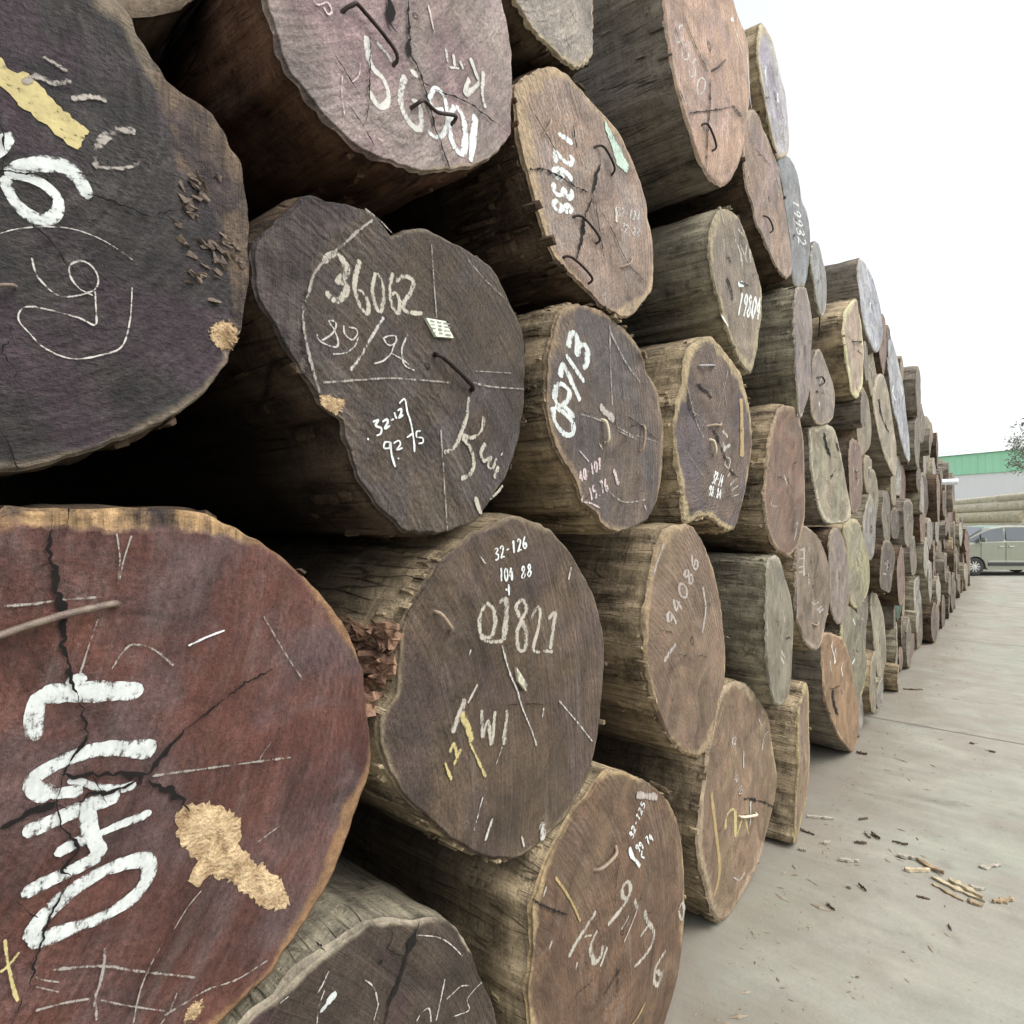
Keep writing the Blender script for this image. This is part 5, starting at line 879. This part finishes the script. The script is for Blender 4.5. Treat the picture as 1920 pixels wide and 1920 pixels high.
# second pile: logs lying lengthwise
M_YB = [mat_bark('peeled_%d' % i, d, l, (.40, .41, .26), .5, 20+i, l) for i, (d, l) in enumerate([((.45, .40, .26), (.78, .73, .52)), ((.50, .45, .31), (.82, .79, .61)), ((.42, .38, .26), (.74, .69, .52))])]
M_YE = mat_face('peeled_end', (.30, .26, .17), (.45, .40, .28), (.38, .36, .24), (.5, .45, .3), .1, 30, .2, 12, 90)
E0, E1 = along(1916, 25.5), along(1781, 34.0); dirv = (E1-E0)/np.linalg.norm(E1-E0); rzv = math.atan2(dirv[1], dirv[0])
nside = np.array([dirv[1], -dirv[0], 0.])
if nside @ (CAM-E0) < 0: nside = -nside
def lying_log(z, r, back, start, L, mi_, lab, seed):
    rg = np.random.default_rng(seed); o0 = E0+dirv*start-nside*back
    root = empty('log', (o0[0], o0[1], z-r), rzv); tag(root, lab, 'log', 'peeled logs lying in the second pile')
    n = 40; th = np.linspace(0, 2*np.pi, n, endpoint=False); ys = np.linspace(0, L, 16); V = []
    for y in ys:
        rad = r*(1-.012*y)*(1+.04*np.sin(2*th+y*.3+seed)+.025*smooth_noise(n, rg, (3, 4, 5, 7), .6)); V.append(np.stack([np.full(n, y), rad*np.cos(th), r+rad*np.sin(th)], 1))
    np_mesh('bark', np.vstack(V), grid_faces(len(ys), n), M_YB[mi_], root, {'edge': np.zeros(n*len(ys))})
    for end in (0, -1):
        Rg = V[end]; cc = Rg.mean(0); VV = [cc+(Rg-cc)*t for t in (.02, .35, .7, 1.)]
        F = grid_faces(4, n); np_mesh('end_face', np.vstack(VV), F if end else F[:, ::-1], M_YE, root, {'rr': np.repeat([.02, .35, .7, 1.], n), 'patch': np.zeros(4*n)})
rows = [(.36, .36, 0, .0), (1.0, .33, .12, .2), (1.58, .32, .2, .1), (2.12, .30, .3, .25), (2.62, .27, .5, .1), (3.0, .20, .55, -.4)]
nm = ['lowest', 'second', 'third', 'fourth', 'fifth', 'topmost thin']
for i, (z, r, bk, st) in enumerate(rows): lying_log(z, r, bk, st, 13.5 if i < 5 else 4.2, i % 3, 'pale peeled log lying lengthwise behind the parked car, %s from the ground' % nm[i] if i < 5 else 'topmost short peeled log lying on the second pile', 600+i)
lying_log(2.98, .19, .6, 4.0, 9, 1, 'long thin peeled log on top of the second pile, left of the short one', 640)
# warehouse
M_WHITE = mat_rough('white_cladding', (.86, .88, .87), (.90, .91, .90), 3, .6, 0, (1, 1, .2), .2, .004)
M_GREEN = mat_rough('green_cladding', (.40, .80, .54), (.45, .85, .58), 3, .6, 0, (1, 1, .2), .2, .004)
M_ROOF = mat_rough('roof_sheet', (.55, .58, .58), (.66, .68, .68), 3, .6)
W0, W1 = along(1920, 40.0), along(1775, 44.5); wd_ = (W1-W0)/np.linalg.norm(W1-W0); wr = math.atan2(wd_[1], wd_[0]); wc = W0-wd_*14
b_ = empty('warehouse', tuple(wc), wr); tag(b_, 'white warehouse with a broad green band along its eaves, beyond the second pile', 'building')
LW, DW = 62., 18.; sgn = -1
yy = np.array([-wd_[1], wd_[0]]); 
if yy @ (CAM[:2]-wc[:2]) < 0: sgn = 1                                             # the side away from the camera
def bbox(name, x0, x1, y0, y1, z0, z1, m, bev=0):
    bm = bmesh.new(); add_box(bm, Vector(((x0+x1)/2, (y0+y1)/2, (z0+z1)/2)), (abs(x1-x0), abs(y1-y0), z1-z0), None, bev); return bm_obj(name, bm, m, b_)
bbox('wall', 0, LW, 0, sgn*DW, 0, 5.2, M_WHITE)
bbox('fascia_band', -.12, LW+.12, -sgn*.12, sgn*(DW+.12), 5.2, 6.62, M_GREEN, .02)
bm = bmesh.new()
for i in range(int(LW/.5)): add_box(bm, Vector((.25+i*.5, -sgn*.135, 5.9)), (.06, .03, 1.3))
bm_obj('cladding_rib', bm, M_GREEN, b_)
bm = bmesh.new(); vs_ = [bm.verts.new(v) for v in ((-.3, -sgn*.3, 6.62), (LW+.3, -sgn*.3, 6.62), (LW+.3, sgn*DW/2, 7.6), (-.3, sgn*DW/2, 7.6), (-.3, sgn*(DW+.3), 6.62), (LW+.3, sgn*(DW+.3), 6.62))]
bm.faces.new(vs_[:4]); bm.faces.new((vs_[3], vs_[2], vs_[5], vs_[4])); bm.faces.new((vs_[0], vs_[3], vs_[4])); bm.faces.new((vs_[1], vs_[5], vs_[2])); bm_obj('roof', bm, M_ROOF, b_)
bm = bmesh.new()
for i in range(11): add_box(bm, Vector((3+i*5.6, -sgn*.04, 2.6)), (.16, .08, 5.2))
bm_obj('wall_post', bm, M_WHITE, b_)
# ---- the parked car (a silver-green people carrier, nose to the left)
CAR = empty('parked_car', tuple(along(1829, 21.9)), math.atan2(RGT[1], RGT[0])); tag(CAR, 'silver-green people carrier parked past the end of the log pile', 'car')
def q_car(name, col, rough, metal=0., coat=0.):
    q = NT(name); q.b.inputs['Metallic'].default_value = metal; q.b.inputs['Coat Weight'].default_value = coat
    n = q.noise(q.co(), 6, 5, .6); return q.done(q.val(q.rng(n, .3, .7, .93, 1.05), col), rough, None, .5)
M_BODY = q_car('car_paint', (.27, .28, .22), .28, .35, .6); M_GLASS = q_car('car_glass', (.06, .075, .085), .06, 0, .5); M_TYRE = q_car('tyre_rubber', (.03, .03, .032), .85)
M_RIM = q_car('alloy', (.62, .61, .58), .35, .7); M_TRIM = q_car('black_trim', (.025, .026, .028), .55); M_LAMP = q_car('lamp_lens', (.60, .62, .64), .1, 0, 1.); M_CHROME = q_car('chrome_strip', (.7, .7, .7), .2, .9); M_TAIL = q_car('tail_lens', (.35, .02, .02), .15, 0, 1.)
# local x: 0 at the front axle, + towards the rear; y: 0 on the near side, + away from the camera; z up
Wd = 1.82
def loft(sections, name, m, parent, smooth=True):
    n = len(sections[0]); V = [v for s_ in sections for v in s_]; F = []
    for i in range(len(sections)-1):
        for j in range(n): F.append((i*n+j, i*n+(j+1) % n, (i+1)*n+(j+1) % n, (i+1)*n+j))
    F.append(tuple(range(n))[::-1]); F.append(tuple((len(sections)-1)*n+j for j in range(n)))
    o = mesh_obj(name, V, F, m, parent)
    bm = bmesh.new(); bm.from_mesh(o.data); bmesh.ops.recalc_face_normals(bm, faces=bm.faces[:]); bm.to_mesh(o.data); bm.free()
    return o
prof = [(-.92, .36), (-.96, .62), (-.90, .86), (-.60, 1.04), (-.10, 1.14), (.6, 1.20), (2.0, 1.23), (3.3, 1.24), (3.72, 1.20), (3.80, .95), (3.78, .62), (3.70, .36)]
def arch(cx, r=.37):
    return [(cx+r*math.cos(a), .33+r*math.sin(a)) for a in np.linspace(math.pi, 0, 15) if .33+r*math.sin(a) > .30]
bottom = [(3.70, .28)]+[(x, z) for x, z in reversed(arch(2.83))]+[(2.4, .22), (.45, .22)]+[(x, z) for x, z in reversed(arch(0.))]+[(-.92, .28)]
loop = prof+bottom
def body_sec(y, ins): return [(x*(1 if True else 1), y, z) for x, z in [( (x-1.4)*(1-ins*.04)+1.4, z-(ins*.03 if z > .9 else 0)) for x, z in loop]]
def tri_loft(loop, ys_ins, name, m):
    secs = [body_sec(y, i_) for y, i_ in ys_ins]; n = len(loop); V = [v for s_ in secs for v in s_]; F = []
    for i in range(len(secs)-1):
        for j in range(n): F.append((i*n+j, i*n+(j+1) % n, (i+1)*n+(j+1) % n, (i+1)*n+j))
    tri = tessellate_polygon([[Vector((x, z, 0)) for x, z in loop]])
    F += [tuple(t) for t in tri]+[tuple((len(secs)-1)*n+q_ for q_ in t[::-1]) for t in tri]
    o = mesh_obj(name, V, F, m, CAR); bm = bmesh.new(); bm.from_mesh(o.data); bmesh.ops.recalc_face_normals(bm, faces=bm.faces[:]); bm.to_mesh(o.data); bm.free(); return o
tri_loft(loop, [(0.03, 1.2), (.0, 0), (.08, 0), (Wd-.08, 0), (Wd, 0), (Wd-.03, 1.2)][0:6:1] if False else [(.02, .8), (.0, 0), (Wd, 0), (Wd-.02, .8)][1:3], 'body', M_BODY)
gl = [(-.55, 1.06), (.0, 1.42), (.62, 1.72), (1.2, 1.80), (2.4, 1.80), (3.3, 1.74), (3.66, 1.24), (3.3, 1.22), (1.0, 1.18)]
def roof_sec(y, dz): return [(x, y, z-(dz if z > 1.3 else 0)) for x, z in gl]
V = [v for y, dz in ((.10, .04), (.26, 0), (Wd-.26, 0), (Wd-.10, .04)) for v in [(x, (y if z > 1.3 else (.02 if y < 1 else Wd-.02)), z-(dz if z > 1.3 else 0)) for x, z in gl]]
n_ = len(gl); F = [(i*n_+j, i*n_+(j+1) % n_, (i+1)*n_+(j+1) % n_, (i+1)*n_+j) for i in range(3) for j in range(n_)]
tri = tessellate_polygon([[Vector((x, z, 0)) for x, z in gl]]); F += [tuple(t) for t in tri]+[tuple(3*n_+k_ for k_ in t[::-1]) for t in tri]
o_ = mesh_obj('cabin', V, F, M_BODY, CAR); bm = bmesh.new(); bm.from_mesh(o_.data); bmesh.ops.recalc_face_normals(bm, faces=bm.faces[:]); bm.to_mesh(o_.data); bm.free()
def pane(name, pts, side):
    def yy_(z): return (.02+(.10-.02)*min(1, max(0, (z-1.22)/.45)))-.006
    V = [(x, yy_(z) if side == 0 else Wd-yy_(z), z) for x, z in pts]; V2 = [(x, y+(.02 if side == 0 else -.02), z) for x, y, z in V]; n = len(pts)
    F = [tuple(range(n)), tuple(range(2*n-1, n-1, -1))]+[(i, (i+1) % n, n+(i+1) % n, n+i) for i in range(n)]
    o = mesh_obj(name, V+V2, F, M_GLASS, CAR); bm = bmesh.new(); bm.from_mesh(o.data); bmesh.ops.recalc_face_normals(bm, faces=bm.faces[:]); bm.to_mesh(o.data); bm.free()
for sd_ in (0, 1):
    pane('quarter_window', [(-.44, 1.215), (.16, 1.46), (.16, 1.235)], sd_)
    pane('side_window', [(.24, 1.24), (.24, 1.50), (.62, 1.66), (1.05, 1.71), (1.05, 1.255)], sd_)
    pane('side_window', [(1.13, 1.258), (1.13, 1.715), (2.15, 1.72), (2.15, 1.265)], sd_)
    pane('side_window', [(2.23, 1.267), (2.23, 1.715), (3.18, 1.67), (3.42, 1.30), (3.42, 1.265)], sd_)
    bm = bmesh.new(); y_ = -.012 if sd_ == 0 else Wd+.012
    for x_ in (.20, 1.09, 2.19): add_box(bm, Vector((x_, -.002 if sd_ == 0 else Wd+.002, .78)), (.012, .01, .84))
    bm_obj('door_seam', bm, M_TRIM, CAR)
    bm = bmesh.new(); add_box(bm, Vector((1.42, y_, .42)), (1.95, .03, .11), None, .012); bm_obj('sill_trim', bm, M_TRIM, CAR)
    bm = bmesh.new(); add_box(bm, Vector((1.42, y_*1.0, .53)), (1.95, .016, .03), None, .004); bm_obj('chrome_strip', bm, M_CHROME, CAR)
    for x_ in (.92, 1.28):
        bm = bmesh.new(); add_box(bm, Vector((x_, y_-.012 if sd_ == 0 else y_+.012, 1.06)), (.2, .03, .035), None, .01); bm_obj('door_handle', bm, M_CHROME, CAR)
    bm = bmesh.new(); add_box(bm, Vector((.22, -.11 if sd_ == 0 else Wd+.11, 1.29)), (.12, .2, .16), None, .03); bm_obj('wing_mirror', bm, M_BODY, CAR)
    bm = bmesh.new(); add_box(bm, Vector((-.80, .12 if sd_ == 0 else Wd-.12, .86)), (.26, .30, .14), Matrix.Rotation(.35, 3, 'Y'), .03); bm_obj('headlight', bm, M_LAMP, CAR)
    bm = bmesh.new(); add_box(bm, Vector((3.74, .10 if sd_ == 0 else Wd-.10, 1.05)), (.1, .2, .34), None, .03); bm_obj('tail_light', bm, M_TAIL, CAR)
bm = bmesh.new(); v4 = [bm.verts.new(v) for v in ((-.50, .14, 1.115), (-.50, Wd-.14, 1.115), (.555, Wd-.30, 1.70), (.555, .30, 1.70))]; bm.faces.new(v4)
bmesh.ops.translate(bm, verts=bm.verts[:], vec=(-.02, 0, .03)); bmesh.ops.solidify(bm, geom=bm.faces[:], thickness=.012); bm_obj('windscreen', bm, M_GLASS, CAR)
bm = bmesh.new(); add_box(bm, Vector((-.955, Wd/2, .62)), (.05, 1.0, .22), None, .02); bm_obj('grille', bm, M_TRIM, CAR)
for x_ in (0., 2.83):
    for y_, s_ in ((.13, -1), (Wd-.13, 1)):
        wh = empty('wheel', (x_, y_, .33)); wh.parent = CAR
        prf = [(.20, -.105), (.30, -.112), (.325, -.09), (.33, 0), (.325, .09), (.30, .112), (.20, .105)]; n = 36; V = []
        for rr_, yv in prf:
            for k in range(n): a = 2*math.pi*k/n; V.append((rr_*math.cos(a), yv*1., rr_*math.sin(a)))
        np_mesh('tyre', np.array(V), grid_faces(len(prf), n), M_TYRE, wh)
        bm = bmesh.new(); r_ = bmesh.ops.create_cone(bm, cap_ends=True, segments=32, radius1=.205, radius2=.205, depth=.10); bmesh.ops.rotate(bm, matrix=Matrix.Rotation(R(90), 3, 'X'), verts=bm.verts)
        bm_obj('brake_drum', bm, M_TRIM, wh)
        bm = bmesh.new()
        for k in range(10):
            a = 2*math.pi*k/10; add_box(bm, Vector((.115*math.cos(a), s_*.085, .115*math.sin(a))), (.17, .03, .042), Matrix.Rotation(-a, 3, 'Y'), .006)
        add_box(bm, Vector((0, s_*.09, 0)), (.10, .04, .10), None, .02)
        prf = [(.205, .05), (.235, .10), (.222, .106), (.195, .06)]; V0 = []
        for rr_, yv in prf: V0.append([bm.verts.new((rr_*math.cos(2*math.pi*k/36), s_*yv, rr_*math.sin(2*math.pi*k/36))) for k in range(36)])
        for i in range(4):
            for k in range(36): bm.faces.new((V0[i][k], V0[i][(k+1) % 36], V0[(i+1) % 4][(k+1) % 36], V0[(i+1) % 4][k]))
        bm_obj('rim', bm, M_RIM, wh)
# ---- tree at the far right, beyond the warehouse yard
tp = along(1958, 33.0); M_TRUNK = mat_bark('tree_trunk', (.09, .08, .065), (.26, .23, .19), (.2, .2, .15), .3, 33); M_LEAF = mat_rough('dry_leaf', (.16, .18, .14), (.30, .32, .26), 3, .8)
T = empty('tree', tuple(tp)); tag(T, 'thin tree with sparse grey-green crown at the right edge', 'tree')
rg = np.random.default_rng(9); bm = bmesh.new()
def limb(bm, a, b, r0, r1, k=7):
    a, b = Vector(a), Vector(b); d = (b-a).normalized(); u = d.orthogonal().normalized(); v = d.cross(u); rings_ = []
    for c_, r_ in ((a, r0), ((a+b)/2+Vector((rg.normal()*.05, rg.normal()*.05, 0)), (r0+r1)/2), (b, r1)): rings_.append([bm.verts.new(c_+(u*math.cos(6.283*q_/k)+v*math.sin(6.283*q_/k))*r_) for q_ in range(k)])
    for i in range(2):
        for q_ in range(k): bm.faces.new((rings_[i][q_], rings_[i][(q_+1) % k], rings_[i+1][(q_+1) % k], rings_[i+1][q_]))
tips = []
lean = Vector((RGT[0], RGT[1], 0))*-.3
limb(bm, (0, 0, 0), (.1, .0, 4.0), .13, .09); limb(bm, (.1, 0, 4.0), Vector((.1, 0, 6.6))+lean, .09, .05)
for i in range(12):
    h = rg.uniform(4.6, 7.0); a = rg.uniform(0, 6.28); L_ = rg.uniform(.5, 1.3); e = Vector((math.cos(a)*L_, math.sin(a)*L_, h+rg.uniform(.1, .8)))+lean*.6; limb(bm, Vector((.1, 0, h-.3))+lean*.4, e, .035, .012, 5); tips.append(e)
bm_obj('trunk', bm, M_TRUNK, T, True)
V, F = [], []
for i in range(2200):
    t_ = tips[rg.integers(len(tips))]; p_ = np.array(t_)+rg.normal(0, .26, 3); s_ = rg.uniform(.03, .08); a = rg.normal(0, 1, 3); a /= np.linalg.norm(a); b2 = np.cross(a, rg.normal(0, 1, 3)); b2 /= np.linalg.norm(b2); b = len(V)
    V += [tuple(p_+a*s_*1.6), tuple(p_+b2*s_*.6), tuple(p_-a*s_*1.6), tuple(p_-b2*s_*.6)]; F.append((b, b+1, b+2, b+3))
mesh_obj('crown', V, F, M_LEAF, T)
# ---- steel pipe sticking out of the pile's far end
pp = on_plane(1768, 904, .1); bm = bmesh.new(); r_ = bmesh.ops.create_cone(bm, cap_ends=True, segments=20, radius1=.055, radius2=.055, depth=2.2); bmesh.ops.rotate(bm, matrix=Matrix.Rotation(R(90), 3, 'X'), verts=bm.verts)
o_ = bm_obj('steel_pipe', bm, mat_rough('galvanised', (.55, .58, .60), (.70, .72, .74), 8, .4, .5)); 
pe = min((abs(float(CX+F0*((np.array([pp[0], y_, pp[2]])-CAM)@RGT)/((np.array([pp[0], y_, pp[2]])-CAM)@FWD))-1797), y_) for y_ in np.linspace(-.7, 0, 141))[1]
o_.location = (pp[0], pe+1.1, pp[2]); tag(o_, 'pale steel pipe poking out between the far logs', 'pipe')
for p_ in bpy.data.objects:
    if p_.type == 'MESH' and p_.name.startswith('steel_pipe'): p_.data.polygons.foreach_set('use_smooth', [True]*len(p_.data.polygons))


bpy.context.view_layer.update()
